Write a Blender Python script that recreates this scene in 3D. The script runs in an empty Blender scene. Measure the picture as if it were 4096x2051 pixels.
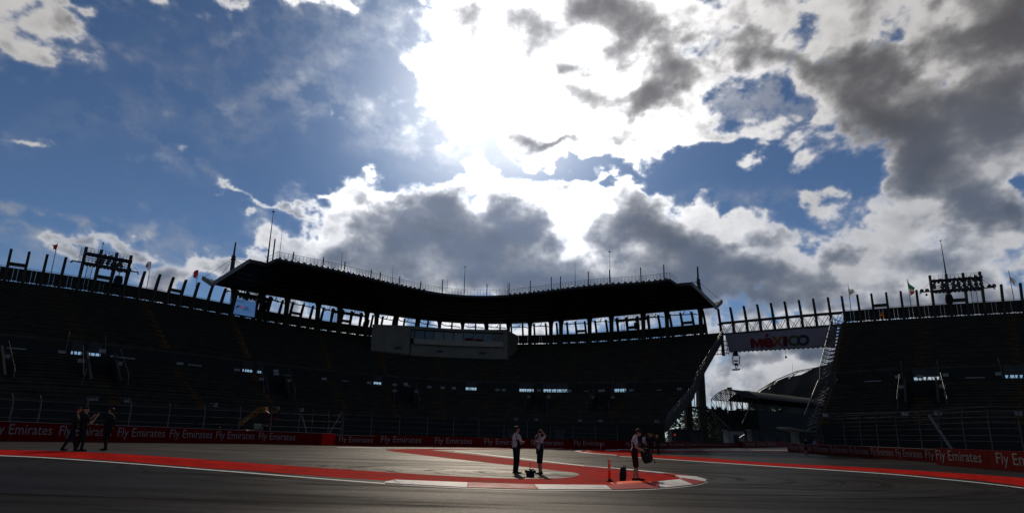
import bpy, bmesh, math, random
import numpy as np
from mathutils import Vector, Matrix

random.seed(7)
scene = bpy.context.scene
COL = scene.collection

# ---------------------------------------------------------------- camera
FPX, CX, CY = 2600.0, 2048.0, 1025.5          # focal length and centre in photograph pixels (4096 wide)
PITCH, ROLL, EYE = math.atan(708.5 / FPX), 0.020, 1.55
FWD = Vector((0, math.cos(PITCH), math.sin(PITCH)))
_r0, _u0 = Vector((1, 0, 0)), Vector((0, -math.sin(PITCH), math.cos(PITCH)))
RIGHT = math.cos(ROLL) * _r0 + math.sin(ROLL) * _u0
UP = -math.sin(ROLL) * _r0 + math.cos(ROLL) * _u0
cam_data = bpy.data.cameras.new('camera')
cam = bpy.data.objects.new('camera', cam_data)
COL.objects.link(cam)
cam_data.sensor_fit = 'HORIZONTAL'
cam_data.sensor_width = 36.0
cam_data.lens = 36.0 * FPX / 4096.0
cam_data.clip_start, cam_data.clip_end = 0.1, 6000.0
m = Matrix.Identity(4)
for i in range(3):
    m[i][0], m[i][1], m[i][2] = RIGHT[i], UP[i], -FWD[i]
m[2][3] = EYE
cam.matrix_world = m
scene.camera = cam


def ray(px, py):
    px, py = float(px), float(py)
    return (FWD + (px - CX) / FPX * RIGHT - (py - CY) / FPX * UP)


def at_z(px, py, z=0.0):
    """where the sight line of a photo pixel meets the level z"""
    d = ray(px, py)
    return Vector((0, 0, EYE)) + d * ((z - EYE) / d.z)


def ground_z(x, y=0.0):
    """the paddock side of the track rises gently to the left"""
    return 0.0068 * (math.sqrt(min(max(-x, -60.0), 75.0) ** 2 + 60.0) + min(max(-x, -60.0), 75.0))


def at_g(px, py, lift=0.0):
    """where the sight line of a photo pixel meets the ground"""
    z = 0.0
    for _ in range(30):
        p = at_z(px, py, z + lift)
        z += (ground_z(p.x) - z) * 0.8
    return at_z(px, py, z + lift)


def at_y(px, py, y):
    """where the sight line of a photo pixel meets the distance y"""
    d = ray(px, py)
    return Vector((0, 0, EYE)) + d * (y / d.y)


def to_px(p):
    v = Vector(p) - Vector((0, 0, EYE))
    k = v.dot(FWD)
    return CX + v.dot(RIGHT) / k * FPX, CY - v.dot(UP) / k * FPX


# ---------------------------------------------------------------- light
SUN_ELEV, SUN_AZ = math.radians(29.0), math.radians(-2.0)      # azimuth from +Y towards +X
SUN_DIR = Vector((math.sin(SUN_AZ) * math.cos(SUN_ELEV), math.cos(SUN_AZ) * math.cos(SUN_ELEV), math.sin(SUN_ELEV)))
sun_data = bpy.data.lights.new('sun', 'SUN')
sun_data.energy, sun_data.angle, sun_data.color = 2.1, math.radians(0.55), (1.0, 0.86, 0.68)
sun = bpy.data.objects.new('sun', sun_data)
COL.objects.link(sun)
sun.rotation_euler = SUN_DIR.to_track_quat('Z', 'Y').to_euler()
sun.location = SUN_DIR * 300

vs = scene.view_settings
vs.view_transform, vs.look, vs.exposure, vs.gamma = 'Standard', 'None', 0.0, 1.0
vs.use_curve_mapping = False
scene.display_settings.display_device = 'sRGB'


class Nodes:
    """small helper for writing node trees"""

    def __init__(self, tree):
        self.t = tree
        tree.nodes.clear()

    def new(self, kind, **kw):
        n = self.t.nodes.new(kind)
        for k, v in kw.items():
            setattr(n, k, v)
        return n

    def put(self, sock, val):
        if hasattr(val, 'is_output') or isinstance(val, bpy.types.NodeSocket):
            self.t.links.new(val, sock)
        else:
            sock.default_value = val

    def math(self, op, a, b=None, c=None, clamp=False):
        n = self.new('ShaderNodeMath', operation=op, use_clamp=clamp)
        for s, v in zip(n.inputs, (a, b, c)):
            if v is not None:
                self.put(s, v)
        return n.outputs[0]

    def vmath(self, op, a, b=None, out=0, scale=None):
        n = self.new('ShaderNodeVectorMath', operation=op)
        self.put(n.inputs[0], a)
        if b is not None:
            self.put(n.inputs[1], b)
        if scale is not None:
            self.put(n.inputs['Scale'], scale)
        return n.outputs[out]

    def noise(self, vec, scale, detail=6.0, rough=0.55, dist=0.0, lac=2.0, dim='3D'):
        n = self.new('ShaderNodeTexNoise', noise_dimensions=dim)
        self.put(n.inputs['Vector'], vec)
        self.put(n.inputs['Scale'], scale)
        self.put(n.inputs['Detail'], detail)
        self.put(n.inputs['Roughness'], rough)
        self.put(n.inputs['Lacunarity'], lac)
        self.put(n.inputs['Distortion'], dist)
        return n

    def mix(self, fac, a, b, blend='MIX'):
        n = self.new('ShaderNodeMix', data_type='RGBA', blend_type=blend)
        self.put(n.inputs[0], fac)
        self.put(n.inputs[6], a)
        self.put(n.inputs[7], b)
        return n.outputs[2]

    def ramp(self, x, lo, hi, a=0.0, b=1.0, smooth=True):
        n = self.new('ShaderNodeMapRange', interpolation_type='SMOOTHSTEP' if smooth else 'LINEAR')
        self.put(n.inputs[0], x)
        for k, v in zip((1, 2, 3, 4), (lo, hi, a, b)):
            self.put(n.inputs[k], v)
        return n.outputs[0]


def rgb(r, g, b):
    return (r, g, b, 1.0)


# ---------------------------------------------------------------- clouds: fractal noise fields computed here, laid over the Nishita air
COVER_BASE = -0.42
COVER = [  # cloud cover: x, y, half sizes (photo pixels along the sight lines), tilt, amount
    (20, 40, 260, 150, 0.5, 1.25), (290, 95, 120, 45, 0.2, .8), (140, 205, 120, 50, 0.2, .85),
    (960, -25, 130, 60, 0, 1.0), (690, -15, 80, 35, 0, .6), (1300, -25, 140, 55, 0, 1.0),
    (2100, 60, 330, 330, 0, 1.6), (2250, 380, 400, 210, 0, 1.5), (1960, 180, 190, 230, 0, 1.0), (1740, 275, 110, 45, 0.1, .8),
    (2250, 600, 230, 50, 0.1, .9), (1950, 480, 190, 60, 0.5, .6), (2350, 520, 260, 80, 0, .6),
    (2500, 90, 420, 280, 0, 1.1), (3000, 60, 480, 130, 0, .85), (3550, 100, 480, 180, 0, .85), (3980, 250, 430, 360, 0, 1.2),
    (2600, 420, 330, 130, 0, 1.2), (3200, 280, 300, 80, 0, .9), (3500, 450, 250, 170, 0.6, 1.15), (3800, 700, 280, 200, 0.6, 1.3),
    (4060, 560, 250, 300, 0, 1.1), (2850, 545, 240, 65, 0.1, 1.0), (3190, 570, 130, 50, 0, .8),
    (3030, 420, 190, 70, 0.1, -.25), (3515, 165, 60, 110, 0, -.6), (3215, 135, 120, 60, 0.2, -.5), (2860, 60, 110, 60, 0, -.6), (4080, 745, 80, 45, 0, -1.5),
    (3030, 690, 360, 75, 0, -1.1), (1700, 630, 420, 70, 0, -.5), (3600, 690, 60, 120, 0, .7), (3750, 290, 45, 30, 0, -.65), (3790, 460, 70, 25, 0, -.7),
    (2250, 695, 300, 35, 0, -.7),
    (1750, 900, 430, 150, 0, 1.5), (1550, 960, 300, 140, 0, 1.2), (2200, 900, 260, 150, 0, 1.2), (2620, 910, 260, 170, 0.2, 1.3),
    (2150, 1120, 800, 120, 0, 1.4), (1495, 715, 50, 45, 0, 1.05), (1290, 760, 55, 18, 0.2, .9), (2480, 745, 160, 40, 0, .7), (1900, 730, 160, 45, 0, .6), (1330, 880, 90, 110, 0, .6),
    (960, 1040, 300, 60, -0.05, 1.3), (1250, 1070, 250, 70, 0, 1.1), (955, 725, 62, 28, 0.5, .95), (1090, 805, 125, 22, 0.5, 1.0), (1030, 868, 55, 24, 0, 1.0),
    (480, 1015, 120, 45, 0.3, 1.1), (290, 975, 120, 28, 0.1, .95), (620, 1130, 120, 60, 0, .85), (140, 552, 45, 14, 0.3, .85), (715, 585, 50, 30, 0.9, .5), (1455, 490, 40, 25, 0.4, .55), (1390, 455, 30, 18, 0.4, .55),
    (2930, 900, 130, 70, 0, 1.0), (3080, 1070, 380, 130, 0, 1.25), (3300, 800, 50, 80, -0.5, 1.1), (3500, 1100, 380, 150, 0, 1.2), (3950, 1150, 380, 190, 0, 1.2),
    (3540, 880, 150, 50, 0.5, .9), (3960, 910, 190, 70, 0.3, 1.1), (3100, 1470, 420, 200, 0, 1.3), (2880, 770, 90, 22, -.3, .5), (3080, 785, 60, 18, .2, .4),
    (1500, 1330, 1000, 90, 0, .8), (3700, 860, 100, 60, 0, .5),
]
WISP = [(200, 870, 330, 26, 0.2, .85), (100, 930, 330, 20, 0.15, .6), (1200, 300, 520, 130, -0.6, .2), (500, 420, 420, 90, -.3, .14), (900, 130, 420, 60, -.2, .16), (2990, 420, 220, 90, 0, .9), (700, 600, 260, 30, 0.5, .3), (1500, 480, 300, 60, .4, .35), (1800, 620, 350, 40, .1, .3), (1650, 60, 250, 90, 0, .2), (3000, 780, 300, 40, 0, .3), (400, 1000, 500, 80, 0, .3)]
THICK = [
    (2460, 50, 190, 130, 0.2, 1.3), (2300, 270, 80, 48, 0, 1.1), (2350, 400, 95, 62, 0, 1.1), (2600, 415, 120, 58, -0.2, 1.2), (2230, 545, 190, 24, 0.08, 1.15),
    (2640, 285, 170, 30, 0, .45), (3180, 230, 300, 60, 0, .8), (3450, 400, 220, 120, 0.6, 1.05), (3700, 640, 250, 130, 0.7, 1.35), (3900, 420, 180, 100, 0, .55),
    (4080, 60, 260, 210, 0, 1.25), (4060, 420, 160, 120, 0, .6), (4020, 880, 150, 50, 0.1, 1.0), (2950, 130, 150, 50, 0, .4), (3650, 330, 200, 80, 0.5, .5),
    (1840, 960, 330, 120, 0.1, 1.4), (1500, 1030, 180, 70, -0.3, .8), (1800, 830, 110, 60, 0, .8), (2620, 930, 210, 100, 0.35, 1.5), (2150, 1130, 620, 90, 0, 1.25),
    (2800, 1060, 170, 80, 0, .8), (2265, 870, 70, 75, 0, -.6), (2050, 920, 170, 100, 0, .8), (3130, 1120, 230, 60, 0, .8), (3050, 1210, 380, 60, 0, .75), (3620, 1200, 240, 50, 0, .6),
    (3400, 1020, 120, 40, 0, .5), (3950, 1210, 260, 70, 0, .6), (3140, 1415, 260, 36, 0, 1.0), (3300, 1490, 120, 24, 0, .5), (900, 1075, 260, 30, 0, .35), (60, 110, 90, 70, 0, .1),
]


def clouds():
    rs = np.random.RandomState(11)
    tab = rs.rand(256, 256).astype(np.float32) * 2 * np.pi
    GX, GY = np.cos(tab), np.sin(tab)

    def perlin(x, y):
        xi, yi = np.floor(x).astype(np.int32), np.floor(y).astype(np.int32)
        fx, fy = x - xi, y - yi
        u = fx * fx * fx * (fx * (fx * 6 - 15) + 10)
        v = fy * fy * fy * (fy * (fy * 6 - 15) + 10)
        x0, x1, y0, y1 = xi & 255, (xi + 1) & 255, yi & 255, (yi + 1) & 255
        n00 = GX[y0, x0] * fx + GY[y0, x0] * fy
        n10 = GX[y0, x1] * (fx - 1) + GY[y0, x1] * fy
        n01 = GX[y1, x0] * fx + GY[y1, x0] * (fy - 1)
        n11 = GX[y1, x1] * (fx - 1) + GY[y1, x1] * (fy - 1)
        a = n00 + u * (n10 - n00)
        b = n01 + u * (n11 - n01)
        return (a + v * (b - a)) * 1.5

    def fbm(x, y, octaves, gain=0.5, billow=False, seed=0.0):
        out, amp, f = np.zeros_like(x), 1.0, 1.0
        for i in range(octaves):
            k = perlin(x * f + 17.3 * i + seed, y * f - 9.1 * i + seed * 1.7)
            out += amp * (np.abs(k) * 2 - 0.45 if billow else k)
            amp *= gain
            f *= 2.03
        return out

    def blobs(lst, X, Y):
        acc = np.zeros_like(X)
        for px, py, sx, sy, rot, amp in lst:
            c, s = math.cos(rot), math.sin(rot)
            dx, dy = X - px, Y - py
            q = ((dx * c + dy * s) / sx) ** 2 + ((dy * c - dx * s) / sy) ** 2
            acc += amp * np.exp(-np.minimum(q, 30.0))
        return acc

    def sst(x, a, b):
        t = np.clip((x - a) / (b - a), 0, 1)
        return t * t * (3 - 2 * t)

    def shade(az, el, octaves):
        dx, dy, dz = np.sin(az) * np.cos(el), np.cos(az) * np.cos(el), np.sin(el)
        k = dx * FWD.x + dy * FWD.y + dz * FWD.z
        kk = np.maximum(k, 0.25)
        X = CX + FPX * (dx * RIGHT.x + dy * RIGHT.y + dz * RIGHT.z) / kk
        Y = CY - FPX * (dx * UP.x + dy * UP.y + dz * UP.z) / kk
        front = sst(k, 0.42, 0.66)
        # smooth sphere-ish noise coordinates
        s = 1.0 / 0.115
        nx, ny = az * np.cos(el * 0.75) * s + 40, el * s * 1.35 + 40
        w1x = fbm(nx * .9, ny * .9, 3, .45, seed=3.1)
        w1y = fbm(nx * .9, ny * .9, 3, .45, seed=8.7)
        Xw, Yw = X + w1x * 75, Y + w1y * 60
        bil = fbm(nx * 1.3 + w1x * .25, ny * 1.3 + w1y * .25, octaves, .56, billow=True, seed=1.3)
        fine = fbm(nx * 2.2, ny * 2.2, octaves - 1, .62, seed=5.9)
        soft = fbm(nx * .6, ny * .6, 4, .5, seed=14.2)
        base_ = fbm(nx * 1.1, ny * 1.1, 2, .5, seed=44.0)
        else_ = fbm(nx * .28, ny * .28, 3, .5, seed=21.0) * 1.3 - 0.30
        wc = fbm(nx * 1.25, ny * 1.25, octaves, .56, seed=61.0)
        wd = fbm(nx * 1.25, ny * 1.25, octaves, .56, seed=73.0)
        Xw, Yw = X + w1x * 60 + wc * 95, Y + w1y * 45 + wd * 75
        cov = (blobs(COVER, Xw, Yw) + COVER_BASE) * front + else_ * (1 - front)
        thk = blobs(THICK, Xw * .6 + X * .4, Yw * .6 + Y * .4) * front + np.maximum(else_ - 0.25, 0) * 1.2 * (1 - front)
        wis = blobs(WISP, Xw * .5 + X * .5, Yw * .5 + Y * .5) * front
        mid = fbm(nx * 1.5, ny * 1.5, 5, .52, seed=31.0)
        d = cov + (bil * 0.50 + mid * 0.22 + fine * 0.26) * np.clip(cov + 1.0, 0.45, 1.0)
        mask = .58 * sst(d, 0.14, 0.62) + .42 * sst(d, -.22, .85)
        depth = np.clip(d - 0.40, 0, 1.3)
        t = thk + mid * 0.30 + fine * 0.12 + soft * 0.34
        # billows brighter on the side towards the sun
        sunx, suny = to_px(Vector((0, 0, EYE)) + SUN_DIR * 100)
        dxs, dys = sunx - X, suny - Y
        ln = np.sqrt(dxs ** 2 + dys ** 2) + 1
        gy, gx = np.gradient(base_ * .7 + soft * .5)
        step = max(abs(float(el[1, 0] - el[0, 0])), 1e-6) * FPX
        rel = np.clip(-(gx * dxs - gy * dys) / ln / step * 60, -1.0, 1.0)
        cosang = dx * SUN_DIR.x + dy * SUN_DIR.y + dz * SUN_DIR.z
        a2 = 1 - cosang
        glow = np.exp(-a2 / 0.022)
        glow2 = np.exp(-a2 / 0.05)
        tau = 0.25 * depth + 2.3 * np.maximum(t - 0.26, 0) + 1.0 * np.maximum(mid * .6 + soft * .6 + fine * .25 + .05, 0) * np.clip(depth * 3, 0, 1)
        trans = np.exp(-1.35 * tau)
        lum = ((0.50 + 0.85 * glow2) * (1 + 0.20 * rel) + glow * 3.0) * trans
        tone = sst(el, 0.22, 0.5)
        body = np.stack([0.086 + 0.000 * tone, 0.114 - 0.028 * tone, 0.170 - 0.074 * tone], -1)
        bl = (0.90 + 0.70 * glow2 + 0.9 * glow) * (1 + .22 * soft + .12 * mid + .10 * rel)
        warm = np.stack([np.ones_like(lum), np.full_like(lum, .965), np.full_like(lum, .925)], -1)
        cool = np.stack([np.full_like(lum, .97), np.full_like(lum, .985), np.ones_like(lum)], -1)
        tint = warm * (1 - glow2[..., None]) + cool * glow2[..., None]
        col = tint * lum[..., None] + body * np.maximum(bl, .3)[..., None]
        # wisps and the veil round the sun
        wm = np.clip(wis * (0.5 + 0.9 * fine + .3 * bil), 0, .5) * .75 + sst(d, -.05, .5) * .10 * front 
        veil = np.clip(glow * .42 + glow2 * .12, 0, .9)
        am = 1 - (1 - wm) * (1 - veil)
        wcol = tint * (0.40 + .5 * glow2 + 1.2 * glow)[..., None]
        vcol = np.stack([.42 + .55 * glow, .62 + .36 * glow, .95 + .05 * glow], -1) * (0.5 + .4 * glow2 + 1.2 * glow)[..., None]
        wcol = wcol * (wm / np.maximum(wm + veil, 1e-5))[..., None] + vcol * (veil / np.maximum(wm + veil, 1e-5))[..., None]
        alpha = mask + (1 - mask) * am
        col = (col * mask[..., None] + wcol * ((1 - mask) * am)[..., None]) / np.maximum(alpha, 1e-4)[..., None]
        # fade the fields into an even tone at the zenith
        return np.concatenate([col, alpha[..., None]], -1).astype(np.float32)

    W, H = 4800, 1360                       # all azimuths, elevation -12 to 90 degrees
    e0, e1 = math.radians(-12), math.radians(90)
    az = ((np.arange(W) + .5) / W * 2 - 1) * np.pi
    el = e0 + (np.arange(H) + .5) / H * (e1 - e0)
    k = 8
    azl, ell = np.meshgrid(az[k // 2::k].astype(np.float32), el[k // 2::k].astype(np.float32))
    low = shade(azl, ell, 4)
    full = np.repeat(np.repeat(low, k, 0), k, 1)
    for _ in range(2):                       # soften the coarse part (outside the view)
        for ax in (0, 1):
            full = (np.roll(full, 3, ax) + np.roll(full, -3, ax) + full) / 3
    i0, i1 = int(W * (0.5 - 60 / 360)), int(W * (0.5 + 60 / 360))
    j0, j1 = int(H * 10 / 102), int(H * 66 / 102)
    azf, elf = np.meshgrid(az[i0:i1].astype(np.float32), el[j0:j1].astype(np.float32))
    hi = shade(azf, elf, 8)
    wx = np.clip(np.minimum(np.arange(i1 - i0), np.arange(i1 - i0)[::-1]) / 120, 0, 1)
    wy = np.clip(np.minimum(np.arange(j1 - j0) + 999, np.arange(j1 - j0)[::-1]) / 120, 0, 1)
    wt = (wy[:, None] * wx[None, :])[..., None].astype(np.float32)
    full[j0:j1, i0:i1] = hi * wt + full[j0:j1, i0:i1] * (1 - wt)
    return full, e0, e1


def build_world():
    w = bpy.data.worlds.new('World')
    scene.world = w
    w.use_nodes = True
    n = Nodes(w.node_tree)
    full, e0, e1 = clouds()
    H, W = full.shape[:2]
    img = bpy.data.images.new('cloud_field', W, H, alpha=True, float_buffer=True)
    img.colorspace_settings.name = 'Non-Color'
    img.alpha_mode = 'CHANNEL_PACKED'
    img.pixels.foreach_set(full.ravel())
    img.update()
    img.pack()
    vec = n.vmath('NORMALIZE', n.new('ShaderNodeTexCoord').outputs['Generated'])
    sky = n.new('ShaderNodeTexSky', sky_type='NISHITA', sun_disc=False)
    sky.sun_elevation, sky.sun_rotation = SUN_ELEV, SUN_AZ
    sky.altitude, sky.air_density, sky.dust_density, sky.ozone_density = 2240.0, 1.0, 0.12, 5.0
    sep = n.new('ShaderNodeSeparateXYZ')
    n.put(sep.inputs[0], vec)
    az = n.math('ARCTAN2', sep.outputs[0], sep.outputs[1])
    el = n.math('ARCSINE', sep.outputs[2])
    u = n.math('MULTIPLY_ADD', az, 1 / (2 * math.pi), 0.5)
    v = n.math('DIVIDE', n.math('SUBTRACT', el, e0), e1 - e0)
    uv = n.new('ShaderNodeCombineXYZ')
    n.put(uv.inputs[0], u)
    n.put(uv.inputs[1], v)
    tex = n.new('ShaderNodeTexImage', image=img, interpolation='Cubic', extension='EXTEND')
    n.put(tex.inputs[0], uv.outputs[0])
    air = n.vmath('SCALE', sky.outputs[0], scale=SKY_GAIN)
    col = n.mix(tex.outputs['Alpha'], air, tex.outputs['Color'])
    bg = n.new('ShaderNodeBackground')
    n.put(bg.inputs['Color'], col)
    bg.inputs['Strength'].default_value = 1.0
    out = n.new('ShaderNodeOutputWorld')
    n.put(out.inputs['Surface'], bg.outputs[0])


SKY_GAIN = 0.05
build_world()

# ---------------------------------------------------------------- mesh helpers
class MB:
    """collects simple solids into one mesh"""

    def __init__(self):
        self.v, self.f, self.mi = [], [], []

    def add(self, vs_, fs, mat=0):
        o = len(self.v)
        self.v.extend([Vector(p) for p in vs_])
        for f in fs:
            self.f.append([i + o for i in f])
            self.mi.append(mat)

    def hexa(self, a, b, mat=0):
        """solid between two quads a[0..3], b[0..3]"""
        self.add(list(a) + list(b), [(3, 2, 1, 0), (4, 5, 6, 7), (0, 1, 5, 4), (1, 2, 6, 5), (2, 3, 7, 6), (3, 0, 4, 7)], mat)

    def box(self, c, s, ax=None, mat=0):
        c = Vector(c)
        X, Y, Z = ax or (Vector((1, 0, 0)), Vector((0, 1, 0)), Vector((0, 0, 1)))
        X, Y, Z = X * s[0] / 2, Y * s[1] / 2, Z * s[2] / 2
        self.hexa([c - X - Y - Z, c + X - Y - Z, c + X + Y - Z, c - X + Y - Z],
                  [c - X - Y + Z, c + X - Y + Z, c + X + Y + Z, c - X + Y + Z], mat)

    def bar(self, p, q, w, h=None, up=None, w2=None, h2=None, mat=0):
        """square bar from p to q, w across and h along `up`"""
        p, q = Vector(p), Vector(q)
        d = (q - p).normalized()
        u = Vector(up) if up is not None else Vector((0, 0, 1))
        if abs(d.dot(u)) > 0.98:
            u = Vector((0, 1, 0)) if abs(d.y) < 0.9 else Vector((1, 0, 0))
        s = d.cross(u).normalized()
        u = s.cross(d).normalized()
        h = w if h is None else h
        w2 = w if w2 is None else w2
        h2 = h if h2 is None else h2
        def q4(c, a, b):
            return [c - s * a / 2 - u * b / 2, c + s * a / 2 - u * b / 2, c + s * a / 2 + u * b / 2, c - s * a / 2 + u * b / 2]
        self.hexa(q4(p, w, h), q4(q, w2, h2), mat)

    def tube(self, pts, r, n=6, mat=0, cap=True):
        pts = [Vector(p) for p in pts]
        rs_ = r if isinstance(r, (list, tuple)) else [r] * len(pts)
        base = len(self.v)
        prev = None
        for i, p in enumerate(pts):
            d = (pts[min(i + 1, len(pts) - 1)] - pts[max(i - 1, 0)]).normalized()
            if prev is None:
                a = d.orthogonal().normalized()
            else:
                a = (prev - d * prev.dot(d)).normalized()
            prev = a
            b = d.cross(a)
            for k in range(n):
                t = 2 * math.pi * k / n
                self.v.append(p + (a * math.cos(t) + b * math.sin(t)) * rs_[i])
        for i in range(len(pts) - 1):
            for k in range(n):
                a0, a1 = base + i * n + k, base + i * n + (k + 1) % n
                self.f.append([a0, a1, a1 + n, a0 + n])
                self.mi.append(mat)
        if cap:
            self.f.append([base + k for k in reversed(range(n))])
            self.f.append([base + (len(pts) - 1) * n + k for k in range(n)])
            self.mi += [mat, mat]

    def lathe(self, c, prof, axis=(0, 0, 1), n=12, mat=0):
        """prof: (radius, height) along axis"""
        c, z = Vector(c), Vector(axis).normalized()
        x = z.orthogonal().normalized()
        y = z.cross(x)
        base = len(self.v)
        for r, h in prof:
            for k in range(n):
                t = 2 * math.pi * k / n
                self.v.append(c + z * h + (x * math.cos(t) + y * math.sin(t)) * r)
        for i in range(len(prof) - 1):
            for k in range(n):
                a0, a1 = base + i * n + k, base + i * n + (k + 1) % n
                self.f.append([a0, a1, a1 + n, a0 + n])
                self.mi.append(mat)
        self.f.append([base + k for k in reversed(range(n))])
        self.f.append([base + (len(prof) - 1) * n + k for k in range(n)])
        self.mi += [mat, mat]

    def prism(self, poly, ext, mat=0):
        """closed polygon pushed along ext"""
        poly, ext = [Vector(p) for p in poly], Vector(ext)
        n = len(poly)
        self.add(poly + [p + ext for p in poly],
                 [list(range(n))[::-1], [n + i for i in range(n)]] + [[i, (i + 1) % n, n + (i + 1) % n, n + i] for i in range(n)], mat)

    def grid(self, rows, mat=0, closed=False):
        """surface through rows of points"""
        base = len(self.v)
        n = len(rows[0])
        for r in rows:
            self.v.extend([Vector(p) for p in r])
        for i in range(len(rows) - 1):
            for k in range(n - 1 + (1 if closed else 0)):
                a, b = base + i * n + k, base + i * n + (k + 1) % n
                self.f.append([a, b, b + n, a + n])
                self.mi.append(mat)

    def sweep(self, sections, mat=0):
        """closed cross-sections joined into one solid"""
        base = len(self.v)
        n = len(sections[0])
        for s in sections:
            self.v.extend([Vector(p) for p in s])
        for i in range(len(sections) - 1):
            for k in range(n):
                a, b = base + i * n + k, base + i * n + (k + 1) % n
                self.f.append([a, b, b + n, a + n])
                self.mi.append(mat)
        self.f.append([base + k for k in reversed(range(n))])
        self.f.append([base + (len(sections) - 1) * n + k for k in range(n)])
        self.mi += [mat, mat]


ORIGIN = {}


def link(ob, parent=None):
    COL.objects.link(ob)
    if parent is not None:
        ob.parent = parent
    return ob


def tag(ob, label=None, cat=None, group=None, kind=None):
    if label:
        ob['label'] = label
    if cat:
        ob['category'] = cat
    if group:
        ob['group'] = group
    if kind:
        ob['kind'] = kind
    return ob


def thing(name, label, cat, loc=(0, 0, 0), group=None):
    o = bpy.data.objects.new(name, None)
    o.empty_display_size = 0.3
    o.location = loc
    COL.objects.link(o)
    ORIGIN[o] = Vector(loc)
    return tag(o, label, cat, group)


def make(name, mb, mats, parent=None, loc=None, smooth=False, recalc=True):
    """link the collected solids as ONE mesh object (points are world points)"""
    root = ORIGIN.get(parent, None)
    off = root if root is not None else (Vector(loc) if loc is not None else Vector((0, 0, 0)))
    me = bpy.data.meshes.new(name)
    me.from_pydata([tuple(p - off) for p in mb.v], [], mb.f)
    if not isinstance(mats, (list, tuple)):
        mats = [mats]
    for m_ in mats:
        me.materials.append(m_)
    me.polygons.foreach_set('material_index', mb.mi)
    if smooth:
        me.polygons.foreach_set('use_smooth', [True] * len(mb.f))
    if recalc:
        bm = bmesh.new()
        bm.from_mesh(me)
        bmesh.ops.recalc_face_normals(bm, faces=bm.faces)
        bm.to_mesh(me)
        bm.free()
    me.update()
    o = bpy.data.objects.new(name, me)
    link(o, parent)
    ORIGIN[o] = off
    if root is None and loc is not None:
        o.location = loc
    return o


def structure(name, mb, mats, **kw):
    return tag(make(name, mb, mats, **kw), kind='structure')


def spread(name, src, spots, parent):
    """copies of one part at (location, z-rotation) sharing its mesh"""
    out = []
    for loc, rz in spots:
        c = src.copy()
        COL.objects.link(c)
        c.parent = parent
        c.location = Vector(loc) - ORIGIN[parent]
        c.rotation_euler = (0, 0, rz)
        out.append(c)
    return out


# ---------------------------------------------------------------- materials
def mat(name, col, rough=0.7, metal=0.0, spec=0.15, var=0.25, scale=3.0, bump=0.0, bump_scale=60.0, dirt=None, emit=None, trans=0.0):
    m_ = bpy.data.materials.new(name)
    m_.use_nodes = True
    n = Nodes(m_.node_tree)
    b = n.new('ShaderNodeBsdfPrincipled')
    out = n.new('ShaderNodeOutputMaterial')
    n.put(out.inputs[0], b.outputs[0])
    b.inputs['Metallic'].default_value = metal
    b.inputs['Specular IOR Level'].default_value = spec
    tc = n.new('ShaderNodeTexCoord').outputs['Object']
    ns = n.noise(tc, scale, 6, 0.6)
    f = n.ramp(ns.outputs[0], 0.3, 0.7, 1 - var, 1 + var)
    c = n.vmath('SCALE', tuple(col), scale=f)
    if dirt is not None:
        c = n.mix(n.ramp(n.noise(tc, scale * 2.7, 8, 0.65).outputs[0], 0.52, 0.68, 0, 0.8), c, rgb(*dirt))
    n.put(b.inputs['Base Color'], c)
    n.put(b.inputs['Roughness'], n.ramp(ns.outputs[0], 0.25, 0.75, max(rough - .08, .02), min(rough + .08, 1)))
    if bump:
        bp = n.new('ShaderNodeBump')
        bp.inputs['Strength'].default_value = bump
        bp.inputs['Distance'].default_value = 0.02
        n.put(bp.inputs['Height'], n.noise(tc, bump_scale, 5, 0.6).outputs[0])
        n.put(b.inputs['Normal'], bp.outputs[0])
    if emit is not None:
        b.inputs['Emission Color'].default_value = rgb(*emit[:3])
        b.inputs['Emission Strength'].default_value = emit[3]
    if trans:
        tr = n.new('ShaderNodeBsdfTranslucent')
        n.put(tr.inputs['Color'], c)
        mx = n.new('ShaderNodeMixShader')
        mx.inputs[0].default_value = trans
        n.put(mx.inputs[1], b.outputs[0])
        n.put(mx.inputs[2], tr.outputs[0])
        n.put(out.inputs[0], mx.outputs[0])
    return m_


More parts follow.
